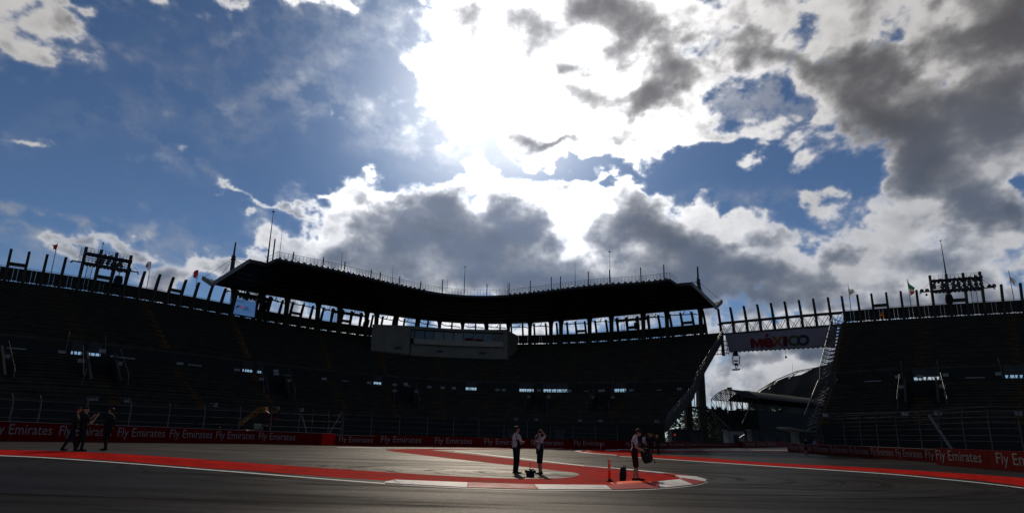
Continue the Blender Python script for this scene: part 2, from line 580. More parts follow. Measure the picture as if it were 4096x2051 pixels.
M = dict(
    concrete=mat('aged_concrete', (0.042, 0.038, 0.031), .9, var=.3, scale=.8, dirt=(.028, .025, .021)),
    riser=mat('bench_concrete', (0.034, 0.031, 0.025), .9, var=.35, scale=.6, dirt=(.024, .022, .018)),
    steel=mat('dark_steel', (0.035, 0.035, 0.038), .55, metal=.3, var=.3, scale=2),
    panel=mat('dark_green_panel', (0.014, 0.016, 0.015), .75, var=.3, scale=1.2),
    roofmetal=mat('roof_sheet', (0.045, 0.045, 0.047), .6, metal=.2, var=.2, scale=1),
    fascia=mat('grey_fascia', (0.10, 0.10, 0.10), .55, metal=.1, var=.15, scale=1),
    lightsteel=mat('galvanised_steel', (0.13, 0.13, 0.13), .45, metal=.4, var=.2, scale=3),
    lamp=mat('floodlight_shell', (0.10, 0.10, 0.105), .35, metal=.4, var=.2, scale=5),
    glass=mat('dark_glass', (0.012, 0.014, 0.016), .08, spec=.6, var=.1),
    white=mat('white_board', (0.20, 0.20, 0.205), .6, var=.1),
    offwhite=mat('white_render', (0.22, 0.22, 0.22), .8, var=.12, scale=.5),
    rust=mat('rusty_orange_steps', (0.075, 0.037, 0.014), .85, var=.4, scale=1.5, dirt=(.06, .03, .015)),
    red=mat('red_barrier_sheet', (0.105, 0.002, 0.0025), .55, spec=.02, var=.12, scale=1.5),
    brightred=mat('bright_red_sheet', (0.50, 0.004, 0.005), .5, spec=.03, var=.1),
    redpaint=mat('red_track_paint', (0.42, 0.015, 0.010), .55, spec=.0013, var=.30, scale=.9, bump=.4, bump_scale=40, dirt=(.17, .012, .009)),
    letter=mat('white_print', (0.20, 0.185, 0.18), .55, spec=.03, var=.06),
    orange=mat('fluorescent_orange', (0.95, 0.10, 0.02), .5, spec=.05, trans=.55, var=.08),
    hump=mat('orange_polyurethane', (1.0, 0.10, 0.015), .6, spec=.02, var=.06),
    fence=mat('weathered_galvanised', (0.085, 0.085, 0.09), .5, metal=.3, var=.25, scale=3),
    yellow=mat('machine_yellow', (0.13, 0.05, 0.005), .5, var=.2),
    black=mat('black_rubber', (0.012, 0.012, 0.013), .75, var=.2),
    fabric=mat('black_nylon', (0.014, 0.014, 0.016), .85, var=.3, scale=12, bump=.3, bump_scale=300),
    leaf=mat('conifer_green', (0.03, 0.05, 0.022), .8, var=.4, scale=2),
    bark=mat('bark', (0.06, 0.045, 0.03), .9, var=.3),
    grey=mat('grey_cladding', (0.05, 0.053, 0.057), .7, var=.2, scale=.6),
)

# ---------------------------------------------------------------- ground, painted run-off, kerbs
def smooth_px(pts, sub=6):
    """Catmull-Rom through photo points"""
    out = []
    P = [np.array(p, float) for p in pts]
    for i in range(len(P) - 1):
        a, b, c, d = P[max(i - 1, 0)], P[i], P[i + 1], P[min(i + 2, len(P) - 1)]
        for k in range(sub):
            t = k / sub
            out.append(0.5 * ((2 * b) + (c - a) * t + (2 * a - 5 * b + 4 * c - d) * t * t + (3 * b - a - 3 * c + d) * t ** 3))
    out.append(P[-1])
    return out


HAIRPIN = at_g(2330, 1897)


def asphalt_material(name='track_asphalt', tone=(0.021, 0.0182, 0.0148), gloss=1.0):
    m_ = bpy.data.materials.new(name)
    m_.use_nodes = True
    n = Nodes(m_.node_tree)
    b = n.new('ShaderNodeBsdfPrincipled')
    out = n.new('ShaderNodeOutputMaterial')
    n.put(out.inputs[0], b.outputs[0])
    pos = n.new('ShaderNodeNewGeometry').outputs['Position']
    rel = n.vmath('SUBTRACT', pos, tuple(HAIRPIN))
    sp = n.new('ShaderNodeSeparateXYZ')
    n.put(sp.inputs[0], n.vmath('MULTIPLY', rel, (0.62, 1.0, 0.0)))
    r = n.math('SQRT', n.math('ADD', n.math('POWER', sp.outputs[0], 2.0), n.math('POWER', sp.outputs[1], 2.0)))
    ang = n.math('ARCTAN2', sp.outputs[1], n.math('ADD', sp.outputs[0], 6.0))
    cv = n.new('ShaderNodeCombineXYZ')
    n.put(cv.inputs[0], n.math('MULTIPLY', r, 2.2))
    n.put(cv.inputs[1], n.math('MULTIPLY', ang, 1.1))
    tyre = n.noise(cv.outputs[0], 1.0, 7, 0.62, 0.3).outputs[0]
    cv2 = n.new('ShaderNodeCombineXYZ')
    n.put(cv2.inputs[0], n.math('MULTIPLY', r, 7.0))
    n.put(cv2.inputs[1], n.math('MULTIPLY', ang, 2.3))
    tyre2 = n.noise(cv2.outputs[0], 1.0, 5, 0.6, 0.2).outputs[0]
    line = n.noise(n.vmath('MULTIPLY', pos, (0.07, 2.2, 1.0)), 1.0, 7, 0.65, 0.5).outputs[0]
    patch = n.noise(pos, 0.09, 5, 0.55, 0.3).outputs[0]
    grain = n.noise(pos, 22.0, 5, 0.75).outputs[0]
    band = n.ramp(r, 3.0, 16.0, 1.0, 0.25)
    dark = n.math('MULTIPLY', n.ramp(tyre, 0.47, 0.66), band)
    dark = n.math('MULTIPLY_ADD', n.math('MULTIPLY', n.ramp(tyre2, 0.52, 0.68), band), 0.5, dark)
    dark = n.math('MULTIPLY_ADD', n.ramp(line, 0.5, 0.68), 0.7, dark)
    lum = n.math('MULTIPLY', n.ramp(patch, 0.3, 0.7, 0.8, 1.2), n.ramp(grain, 0.25, 0.75, 0.65, 1.35))
    lum = n.math('MULTIPLY', lum, n.ramp(dark, 0.0, 1.4, 1.1, 0.35))
    c = n.vmath('SCALE', tone, scale=lum)
    # scuffed pale marks
    scuff = n.ramp(n.noise(n.vmath('MULTIPLY', pos, (0.35, 1.6, 1.0)), 1.3, 6, 0.7, 0.5).outputs[0], 0.63, 0.72)
    c = n.mix(n.math('MULTIPLY', scuff, 0.35), c, rgb(.07, .066, .06))
    n.put(b.inputs['Base Color'], c)
    rg = n.math('ADD', n.ramp(dark, 0.0, 1.4, 0.40, 0.47), n.ramp(patch, 0.3, 0.7, -.05, .05))
    n.put(b.inputs['Roughness'], rg)
    b.inputs['Specular Tint'].default_value = (1.0, .74, .48, 1)
    shine = n.math('MULTIPLY', n.ramp(dark, 0.0, 1.2, 1.35, 0.28), n.ramp(grain, 0.3, 0.7, 0.35, 1.65))
    shine = n.math('MULTIPLY', shine, n.ramp(n.noise(n.vmath('MULTIPLY', pos, (0.10, 0.55, 1.0)), 1.0, 7, 0.65, 0.6).outputs[0], 0.3, 0.7, 0.4, 1.65))
    n.put(b.inputs['Specular IOR Level'], n.math('MULTIPLY', shine, ASPHALT_SPEC * gloss))
    bp = n.new('ShaderNodeBump')
    bp.inputs['Strength'].default_value = 0.55
    bp.inputs['Distance'].default_value = 0.012
    n.put(bp.inputs['Height'], n.math('ADD', n.noise(pos, 70.0, 3, 0.7).outputs[0], n.math('MULTIPLY', tyre2, 0.6)))
    n.put(b.inputs['Normal'], bp.outputs[0])
    return m_


ASPHALT_SPEC = 0.0065
mb = MB()
mb.grid([[(x, y, ground_z(x)) for x in [-2500, -300, -75] + [-72 + 3 * k for k in range(38)] + [60, 300, 2500]] for y in [-300, -60] + [-20 + 10 * k for k in range(22)] + [300, 600, 3500]])
structure('track_surface', mb, asphalt_material())


def painted(name, pairs, z, m_, sub=6):
    a = smooth_px([p[0] for p in pairs], sub)
    b = smooth_px([p[1] for p in pairs], sub)
    mb_ = MB()
    rows = []
    for p, q in zip(a, b):
        P, Q = at_g(p[0], p[1], z), at_g(q[0], q[1], z)
        rows.append([P.lerp(Q, k / 3) for k in range(4)])
    mb_.grid(rows)
    o = structure(name, mb_, m_, recalc=False)
    for p in o.data.polygons:
        if p.normal.z < 0:
            p.flip()
    return o


LOOP = [((-700, 1788), (-700, 1806)), ((0, 1797), (0, 1818)), ((436, 1811), (436, 1839)), ((858, 1839), (858, 1872)), ((1000, 1850), (1000, 1880)),
        ((1388, 1876), (1388, 1910)), ((1700, 1896), (1640, 1924)), ((2000, 1911), (2000, 1939)), ((2186, 1912), (2250, 1945)), ((2280, 1907), (2480, 1943)),
        ((2310, 1900), (2633, 1929)), ((2317, 1896), (2717, 1918)), ((2310, 1891), (2712, 1908)), ((2280, 1886), (2652, 1894)), ((2155, 1872), (2528, 1881.5)),
        ((2080, 1863), (2340, 1863)), ((2000, 1854), (2171, 1848)), ((1776, 1829), (2000, 1828)), ((1637, 1812), (1815, 1808)), ((1560, 1802), (1745, 1801)),
        ((1543, 1799), (1730, 1799.5)), ((1560, 1796.5), (1750, 1797.3)), ((1582, 1795), (1815, 1796)), ((1776, 1792.5), (2000, 1794.8)), ((2000, 1791.5), (2250, 1794.4)), ((2250, 1792), (2300, 1794.2))]
painted('red_run_off', LOOP, 0.004, M['redpaint'])
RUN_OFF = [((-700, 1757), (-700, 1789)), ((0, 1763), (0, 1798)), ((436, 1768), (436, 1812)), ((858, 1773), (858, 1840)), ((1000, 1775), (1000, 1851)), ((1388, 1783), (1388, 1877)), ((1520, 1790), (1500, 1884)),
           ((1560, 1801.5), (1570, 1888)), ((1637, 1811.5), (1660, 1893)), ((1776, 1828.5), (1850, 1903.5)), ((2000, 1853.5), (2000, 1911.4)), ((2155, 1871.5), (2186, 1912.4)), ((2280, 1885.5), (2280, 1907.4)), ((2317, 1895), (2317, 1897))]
painted('run_off_glare_asphalt', RUN_OFF, 0.002, asphalt_material('run_off_glare_asphalt', (0.042, 0.035, 0.027), 2.2))  # paler, glossier asphalt sheet: the sun glare is put into its tone
FAR_RED = [((3150, 1806.4), (3150, 1804.8)), ((2800, 1804.5), (2800, 1802)), ((2640, 1805), (2640, 1800)), ((2580, 1808), (2469, 1798)), ((2565, 1811), (2330, 1800)),
           ((2570, 1814), (2302, 1804)), ((2590, 1817), (2340, 1811)), ((2640, 1819), (2466, 1820.5)), ((2700, 1822.5), (2577, 1827)), ((2843, 1831), (2843, 1845)),
           ((3072, 1848.5), (3072, 1860)), ((3469, 1868.5), (3469, 1883)), ((3867, 1893), (3867, 1915)), ((4096, 1911), (4096, 1943)), ((4700, 1968), (4700, 2032))]
painted('red_run_off', FAR_RED, 0.004, M['redpaint'])
white_line = mat('white_line_paint', (0.72, 0.69, 0.64), .5, spec=.03, var=.15, scale=4, dirt=(.35, .33, .30))


def line(pts, w):
    painted('white_line', [((x, y - w * k / 2), (x, y + w * k / 2)) for (x, y, k) in pts], 0.008, white_line)


line([(-700, 1808.5, .7), (0, 1820.5, 1), (436, 1845.6, 1.1), (858, 1878.6, 1.3), (1000, 1889.5, 1.4), (1300, 1913.5, 1.4), (1540, 1931.5, 1.4)], 2.6)
line([(1820, 1802.5, .6), (1900, 1810.5, .8), (2000, 1822.5, 1), (2171, 1842, 1.1), (2338, 1861, 1.1)], 2.6)
line([(2480, 1823.5, .6), (2577, 1829, .7), (2843, 1847, .8), (3072, 1862, .9), (3469, 1887.5, 1), (3700, 1907, 1), (4096, 1950, 1.1), (4700, 2040, 1.3)], 2.3)
line([(2470, 1796.2, .8), (2800, 1797.8, .8), (3150, 1798.5, .7)], 1.4)
line([(1350, 1788.2, .8), (1700, 1789.8, .8), (2250, 1792.0, .8)], 1.8)
line([(1610, 1938, .7), (1868, 1950.5, 1), (2154, 1958.5, 1), (2449, 1959.3, 1), (2640, 1953, 1), (2775, 1940, 1), (2832, 1925, .8)], 1.7)

kerb_white = mat('kerb_white', (0.62, 0.58, 0.54), .5, spec=.03, var=.2, scale=1.2, dirt=(.30, .27, .25))
kerb_red = mat('kerb_red', (0.36, 0.016, 0.020), .5, spec=.015, var=.25, scale=1.2, dirt=(.10, .02, .02))


def kerb(label, pairs, colours, rise):
    root = tag(thing('kerb', label, 'kerb', at_g(*pairs[0][0])), kind='structure')
    for i in range(len(pairs) - 1):
        mb_ = MB()
        secs = []
        n = 5
        for k in range(n + 1):
            t = k / n * 0.992 + 0.004
            x0, y0 = [pairs[i][0][j] * (1 - t) + pairs[i + 1][0][j] * t for j in (0, 1)]
            x1, y1 = [pairs[i][1][j] * (1 - t) + pairs[i + 1][1][j] * t for j in (0, 1)]
            I, O = at_g(x0, y0), at_g(x1, y1)
            inner = (I - O).normalized()
            up = Vector((0, 0, 1))
            h = rise if 0 < i < len(pairs) - 2 else rise * 0.6
            secs.append([O + up * .002, O + up * .015, O.lerp(I, .55) + up * (h * .8), O.lerp(I, .9) + up * h, I + up * h * .8, I + up * .002])
        mb_.sweep(secs)
        make('kerb_block', mb_, kerb_red if colours[i] == 'R' else kerb_white, root)
    return root


kerb('red and white hairpin kerb curving round the red painted island',
     [((1545, 1927), (1536, 1930)), ((1569, 1922), (1600, 1934)), ((1873, 1933), (1868, 1948.5)), ((2133, 1941), (2154, 1956)), ((2422, 1943.5), (2449, 1957)),
      ((2633, 1928), (2640, 1950.5)), ((2717, 1919), (2772, 1937.5)), ((2723, 1914), (2822, 1925)), ((2716, 1909.5), (2826, 1916)), ((2700, 1903.5), (2785, 1905)),
      ((2652, 1894.5), (2690, 1892.5)), ((2528, 1882), (2535, 1876.3)), ((2430, 1872), (2432, 1868.2)), ((2340, 1863.8), (2340, 1861.8))], 'WWRWRWRWWRWWW', 0.055)
kerb('distant red and white kerb beside the small orange bollard',
     [((2480, 1799.3), (2480, 1797.4)), ((2424, 1799.8), (2420, 1797.7)), ((2370, 1800.5), (2360, 1798.4)), ((2330, 1802.5), (2310, 1800.2)), ((2322, 1804.5), (2296, 1804)),
      ((2345, 1808), (2312, 1809)), ((2376, 1811.5), (2362, 1812.5)), ((2466, 1818.5), (2468, 1820.8))], 'WRRWRWW', 0.03)


def hump(label, top, bot, h):
    """low orange bump: a lens of polyurethane on the ground"""
    mb_ = MB()
    rows = []
    n = len(top)
    for i, (p, q) in enumerate(zip(top, bot)):
        A, B = at_g(*p), at_g(*q)
        e = math.sin(math.pi * min(max(i / (n - 1), .02), .98)) ** .6
        rows.append([A.lerp(B, t) + Vector((0, 0, .006 + h * e * math.sin(math.pi * min(max(t, .0), 1.0)))) for t in (0, .12, .3, .5, .7, .88, 1)])
    mb_.grid(rows)
    o = make('kerb_hump', mb_, M['hump'], loc=at_g(*top[0]), smooth=True)
    for p in o.data.polygons:
        if p.normal.z < 0:
            p.flip()
    return tag(o, label, 'kerb')


hump('large fluorescent orange hump at the feet of the man with the backpack', [(2441, 1930), (2490, 1926), (2520, 1924), (2560, 1924.5), (2600, 1928), (2640, 1932.5)],
     [(2441, 1931), (2470, 1938.5), (2515, 1941), (2560, 1940.5), (2610, 1937), (2640, 1933.2)], 0.075)
hump('small orange hump on the distant kerb left of the far bollard', [(2334, 1802), (2348, 1800.6), (2366, 1800.4), (2392, 1801.8)], [(2334, 1802.4), (2348, 1803.4), (2368, 1803.6), (2392, 1802.4)], 0.05)

# ---------------------------------------------------------------- the bowl: plan curves of its rim and its front edge
RIM_Z, FRONT_Z = 20.5, 3.4
_rim = np.array([(-400, 1063), (-200, 1093), (8, 1124), (83, 1134), (298, 1166), (421, 1185), (660, 1221), (872, 1256), (920, 1262), (1060, 1285), (1107, 1293), (1191, 1305), (1276, 1319), (1391, 1337),
                 (1453, 1345), (2064, 1385), (2163, 1383), (2250, 1377), (2437, 1364), (2557, 1355), (2716, 1342), (2795, 1337), (2847, 1333), (3402, 1294), (3585, 1284), (3748, 1272), (3907, 1264), (4089, 1252), (4300, 1239), (4500, 1227)], float)
_front = np.array([(0, 1597), (300, 1608), (700, 1625), (1024, 1640), (1500, 1667), (2000, 1684), (2400, 1690), (2650, 1692), (3290, 1691), (3700, 1693), (4096, 1692)], float)
_rp = np.polyfit((_rim[:, 0] - 2048) / 2048, _rim[:, 1], 7)
_fp = np.polyfit((_front[:, 0] - 2048) / 2048, _front[:, 1], 4)


def _curve(poly, z, lo=0.0, hi=4110.0):
    def at(px):
        if lo <= px <= hi:
            return at_z(px, float(np.polyval(poly, (px - 2048) / 2048)), z)
        e, i = (lo, 160.0) if px < lo else (hi, hi - 160.0)
        a, b = at(e), at(i)
        return a + (a - b).normalized() * abs(px - e) * 0.035
    return at


rim_at = _curve(_rp, RIM_Z, -380.0, 4480.0)
front_at = _curve(_fp, FRONT_Z)


def rim_frame(px):
    """point on the rim, direction along it, direction in towards the field"""
    p = rim_at(px)
    t = (rim_at(px + 40) - rim_at(px - 40)).normalized()
    inn = Vector((t.y, -t.x, 0))
    if inn.dot(Vector((0, 30, 0)) - p) < 0:
        inn = -inn
    return p, t, inn


# tiers: fraction of the run from front edge to rim, and height
T_LOW, T_WALL = 0.40, 0.45
Z_LOW, Z_UP = 8.7, 10.5
N_LOW, N_UP = 14, 26


def profile(t):
    if t <= T_LOW:
        return FRONT_Z + (Z_LOW - FRONT_Z) * t / T_LOW
    if t <= T_WALL:
        return Z_LOW
    return Z_UP + (RIM_Z - 0.1 - Z_UP) * (t - T_WALL) / (1 - T_WALL)


class Bank:
    """one bank of terraces between two end radials"""

    def __init__(self, pairs):
        self.r = np.array(pairs, float)

    def pt(self, s, t, z=None):
        """s: rim photo column; t: 0 front edge, 1 rim"""
        f = float(np.interp(s, self.r[:, 0], self.r[:, 1]))
        a, b = front_at(f), rim_at(s)
        p = a.lerp(b, t)
        p.z = profile(t) if z is None else z
        return p

    def stations(self, step=60):
        s0, s1 = self.r[0, 0], self.r[-1, 0]
        n = int((s1 - s0) / step)
        return [s0 + (s1 - s0) * i / n for i in range(n + 1)]


MAIN = Bank([(-420, -330), (0, 200), (225, 425), (550, 775), (1000, 1150), (1450, 1530), (1900, 1890), (2250, 2140), (2640, 2430), (2885, 2655)])
WING = Bank([(3378, 3290), (3690, 3700), (4030, 4050), (4500, 4500)])


def terraces(bank, root, st, holes):
    steps = [(FRONT_Z, T_LOW, N_LOW, 0.0, Z_LOW), (Z_UP, 1.0, N_UP, T_WALL, RIM_Z - .1)]
    for z0, t1, n, t0, z1 in steps:
        for j in range(n):
            ta, tb = t0 + (t1 - t0) * j / n, t0 + (t1 - t0) * (j + 1) / n
            za, zb = z0 + (z1 - z0) * j / n, z0 + (z1 - z0) * (j + 1) / n
            mb_ = MB()
            bench = []
            secs = []
            for s in st:
                secs.append([bank.pt(s, ta, za - .05), bank.pt(s, ta, zb), bank.pt(s, tb, zb), bank.pt(s, tb, zb - .12)])
            mb_.sweep(secs)
            # bench plank along the edge of the step
            mb_.sweep([[bank.pt(s, ta - .004, zb + .03), bank.pt(s, ta - .004, zb + .10), bank.pt(s, ta + .012, zb + .10), bank.pt(s, ta + .012, zb + .03)] for s in st])
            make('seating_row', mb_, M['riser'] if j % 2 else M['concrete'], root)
    # gangway and the wall behind it, open where the vomitories are
    mb_ = MB()
    mb_.sweep([[bank.pt(s, T_LOW, Z_LOW - .12), bank.pt(s, T_LOW, Z_LOW), bank.pt(s, T_WALL + .02, Z_LOW), bank.pt(s, T_WALL + .02, Z_LOW - .12)] for s in st])
    make('gangway', mb_, M['concrete'], root)
    s0, s1 = st[0], st[-1]
    cuts = [s0] + [x for h in holes for x in h] + [s1]
    for a, b in zip(cuts[0::2], cuts[1::2]):
        n = max(1, int((b - a) / 60))
        mb_ = MB()
        mb_.sweep([[bank.pt(s, T_WALL, Z_LOW), bank.pt(s, T_WALL, Z_UP), bank.pt(s, T_WALL + .01, Z_UP), bank.pt(s, T_WALL + .01, Z_LOW)] for s in [a + (b - a) * k / n for k in range(n + 1)]])
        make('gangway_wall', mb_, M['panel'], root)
    for a, b in holes:       # what stands in the openings: lintel, sill, posts and braces of the frame behind
        w = (bank.pt(b, T_WALL) - bank.pt(a, T_WALL)).length
        mb_ = MB()
        for z_, h in ((Z_UP - .50, 1.0), (Z_LOW + .12, .24)):
            mb_.sweep([[bank.pt(s, T_WALL, z_ - h / 2), bank.pt(s, T_WALL, z_ + h / 2), bank.pt(s, T_WALL + .008, z_ + h / 2), bank.pt(s, T_WALL + .008, z_ - h / 2)] for s in (a, b)])
        n = max(3, int(w / .42))
        rr = random.Random(int(a))
        for k in range(n + 1):
            s = a + (b - a) * k / n
            mb_.bar(bank.pt(s, T_WALL + .02, Z_LOW), bank.pt(s, T_WALL + .02, Z_UP), .07)
            if k < n and rr.random() < .6:
                s2 = a + (b - a) * (k + 1) / n
                u, v = (Z_LOW, Z_UP) if rr.random() < .5 else (Z_UP, Z_LOW)
                mb_.bar(bank.pt(s, T_WALL + .1, u), bank.pt(s2, T_WALL + .1, v), .12)
        mb_.bar(bank.pt(a, T_WALL + .0, Z_LOW + .42), bank.pt(b, T_WALL + .0, Z_LOW + .42), .05)
        tag(make('opening_frame', mb_, M['steel'], root), kind='stuff')
    # front wall down to the ground and the fascia behind the top row
    mb_ = MB()
    mb_.sweep([[bank.pt(s, -.004, 0), bank.pt(s, -.004, FRONT_Z), bank.pt(s, .012, FRONT_Z), bank.pt(s, .012, 0)] for s in st])
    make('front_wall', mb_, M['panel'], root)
    mb_ = MB()
    for zz in (FRONT_Z + .55, FRONT_Z + 1.05):
        mb_.tube([bank.pt(s, -.002, zz) for s in st], .022, 5)
    for s in [st[0] + (st[-1] - st[0]) * k / (len(st) * 2) for k in range(len(st) * 2 + 1)]:
        mb_.bar(bank.pt(s, -.002, FRONT_Z), bank.pt(s, -.002, FRONT_Z + 1.05), .035)
    make('front_railing', mb_, M['steel'], root)


def aisle(bank, root, s, w=0.9, t0=0.0, t1=1.0, ds=0.0):
    """flight of orange-brown steps running up the terraces"""
    n = 66
    mb_ = MB()
    for k in range(n):
        ta, tb = t0 + (t1 - t0) * k / n, t0 + (t1 - t0) * (k + 1) / n
        if T_LOW - .01 < ta < T_WALL + .01 or T_LOW - .01 < tb < T_WALL + .01:
            if mb_.v:                       # the flight below the gangway is complete
                make('stair_aisle', mb_, M['rust'], root)
                mb_ = MB()
            continue
        a, b = bank.pt(s + ds * ta, ta), bank.pt(s + ds * tb, tb)
        side = (b - a).cross(Vector((0, 0, 1))).normalized() * w
        zt = b.z + .12
        q = [a - side, a + side, b + side, b - side]
        mb_.hexa([Vector((p.x, p.y, a.z - .1)) for p in q], [Vector((p.x, p.y, zt)) for p in q])
    make('stair_aisle', mb_, M['rust'], root)


def vomitory(bank, root, s, t, w=2.6, h=2.0, signs=True, rails=True):
    """covered stair mouth standing out of the lower tier, with rails and white signs"""
    p, q = bank.pt(s, t), bank.pt(s, t + .09)
    inn = (p - q)
    inn.z = 0
    inn.normalize()
    side = Vector((-inn.y, inn.x, 0))
    up = Vector((0, 0, 1))
    mb_ = MB()
    c = p + inn * .6
    for sg in (-1, 1):
        mb_.hexa([c + side * sg * w / 2 - up * .2, c + side * sg * (w / 2 - .2) - up * .2, q + side * sg * (w / 2 - .2) - up * .2, q + side * sg * w / 2 - up * .2],
                 [c + side * sg * w / 2 + up * .7, c + side * sg * (w / 2 - .2) + up * .7, q + side * sg * (w / 2 - .2) + up * (h + .4), q + side * sg * w / 2 + up * (h + .4)])
    mb_.box(q + up * h * .5 - inn * .1, (w, .2, h), (side, inn, up))
    make('vomitory', mb_, M['black'], root)
    if rails:
        mb_ = MB()
        for sg in (-1, 1):
            mb_.tube([c + side * sg * w * .72 + up * .1, c + side * sg * w * .66 + up * 1.6], .022, 5)
            mb_.tube([c + side * sg * w * .72 + up * 1.0, q + side * sg * w * .62 + up * (h + .9)], .02, 5)
        make('handrail', mb_, M['lightsteel'], root)
    if signs:
        for sg, hh in ((-1, .5), (1, .5), (0, h + .5)):
            mb_ = MB()
            mb_.box(q + inn * .35 + side * sg * w * .62 + up * (hh + .9 * abs(sg)), (.62, .04, .36), (side, inn, up))
            make('sign_board', mb_, M['white'], root)


def sign(bank, root, s, t, w=.75, h=.4, dz=.55):
    p, q = bank.pt(s, t), bank.pt(s, t + .05)
    inn = (p - q)
    inn.z = 0
    inn.normalize()
    side = Vector((-inn.y, inn.x, 0))
    mb_ = MB()
    mb_.box(p + inn * .1 + Vector((0, 0, dz)), (w, .04, h), (side, inn, Vector((0, 0, 1))))
    make('sign_board', mb_, M['white'], root)


UPZ = Vector((0, 0, 1))
main_root = thing('grandstand', 'huge dark curved grandstand of stepped rows under and left of the canopy roof', 'grandstand', MAIN.pt(1500, 0, 0))
wing_root = thing('grandstand', 'dark separate grandstand wing rising behind the barrier past the gap with the hanging banner', 'grandstand', WING.pt(3700, 0, 0))
st_main = MAIN.stations(55)
st_wing = WING.stations(55)


def col_on(bank, t, px, py=None):
    """rim column whose radial shows at photo column px at fraction t"""
    lo, hi = bank.r[0, 0], bank.r[-1, 0]
    for _ in range(40):
        mid = (lo + hi) / 2
        x = to_px(bank.pt(mid, t))[0]
        if x < px:
            lo = mid
        else:
            hi = mid
    return (lo + hi) / 2


def hole(bank, x0, x1):
    return (col_on(bank, T_WALL, x0), col_on(bank, T_WALL, x1))


terraces(MAIN, main_root, st_main, [hole(MAIN, *h) for h in ((280, 326), (346, 400), (968, 1010), (1027, 1046), (1494, 1526), (1862, 1906), (2076, 2134), (2172, 2272), (2456, 2504))])
terraces(WING, wing_root, st_wing, [hole(WING, *h) for h in ((3656, 3764), (4022, 4120))])
for s in (225, 550, 905, 1262, 1500, 1745, 1960, 2330, 2640):
    aisle(MAIN, main_root, s, 1.1 if s < 1000 else .8)
for s in (3392, 3690, 4030):
    aisle(WING, wing_root, s, 1.0)
for x in (-60, 415, 1112, 1625, 2145, 2395):
    vomitory(MAIN, main_root, col_on(MAIN, .12, x), .12)
vomitory(WING, wing_root, col_on(WING, .12, 3692), .12, w=3.2)
for x, t in ((245, .44), (452, .44), (717, .44), (946, .44), (1104, .44), (1295, .44), (1475, .44), (1578, .44), (1717, .44), (1770, .44), (1815, .44), (1990, .44), (2015, .44), (2278, .44), (2402, .44), (2525, .44), (2718, .42),
             (370, -.0), (495, -.0), (852, 0), (1102, .0), (1200, .0), (2060, 0), (2142, 0), (2318, 0), (2402, 0), (2628, 0)):
    sign(MAIN, main_root, col_on(MAIN, t, x), t + .002, dz=.5 if t > .1 else .35)
for x, t in ((3335, .44), (3595, .44), (3787, .44), (3998, .44), (3305, 0), (3625, 0), (3757, 0), (4080, 0)):
    sign(WING, wing_root, col_on(WING, t, x), t + .002, w=.6, dz=.9)
# pairs of pale boards on the gangway
for bank, root, xs in ((MAIN, main_root, (45, 80, 490, 520, 765, 790, 1145, 1380, 1630, 2345, 2636)), (WING, wing_root, (3480, 3505, 3890, 3918))):
    for x in xs:
        for dz in (.25, .5):
            sign(bank, root, col_on(bank, .38, x), .385, w=.9 if bank is MAIN else 1.2, h=.12, dz=dz)

# rails climbing beside the openings
for bank, root, xs in ((MAIN, main_root, ((255, 5), (415, -14), (2448, 10), (2540, 12))), (WING, wing_root, ((3615, 0), (3761, 0), (4016, -12)))):
    mb = MB()
    for x, lean in xs:
        s = col_on(bank, T_WALL, x)
        p = bank.pt(s, T_WALL - .015, Z_LOW + .2)
        mb.tube([p, p + UPZ * 2.4 + (rim_at(s) - bank.pt(s, .5)).normalized() * .8 + Vector((lean * .02, 0, 0))], .026, 5)
    make('handrail', mb, M['lightsteel'], root)

# ---------------------------------------------------------------- rim: panels, posts, low cross beams
MAIN_POSTS = [-420, -345, -270, -200, -128, -57, 16, 89, 161, 235, 306, 368, 431, 489, 549, 610, 664, 715, 767, 823, 876, 925, 970, 1016, 1064, 1109, 1152, 1195, 1233, 1277, 1318, 1357, 1394, 1433, 1478, 1519, 1564, 1608, 1656, 1704, 1755,
              1803, 1850, 1900, 1950, 2000, 2046, 2092, 2139, 2187, 2231, 2273, 2308, 2346, 2388, 2432, 2475, 2513, 2557, 2600, 2644, 2690, 2734, 2779, 2825]
GAP_POSTS = [2887, 2936, 2990, 3044, 3099, 3154, 3211, 3268, 3327]
WING_POSTS = [3382, 3444, 3500, 3559, 3617, 3680, 3742, 3808, 3876, 3944, 4020, 4098, 4176, 4255, 4335]
P_BOT, P_TOP, POST_TOP = RIM_Z + .25, RIM_Z + 1.99, RIM_Z + 4.5


def post_mesh(px, z0, z1):
    """tapered concrete fin curving in towards the field"""
    p, t, inn = rim_frame(px)
    secs = []
    for k in range(7):
        u = k / 6
        z = z0 + (z1 - z0) * u
        c = Vector((p.x, p.y, z)) + inn * (1.15 * (u ** 1.8)) - inn * .15
        w, d = .19 - .03 * u, .62 - .22 * u
        secs.append([c - t * w - inn * d / 2, c + t * w - inn * d / 2, c + t * w + inn * d / 2, c - t * w + inn * d / 2])
    mb_ = MB()
    mb_.sweep(secs)
    return mb_


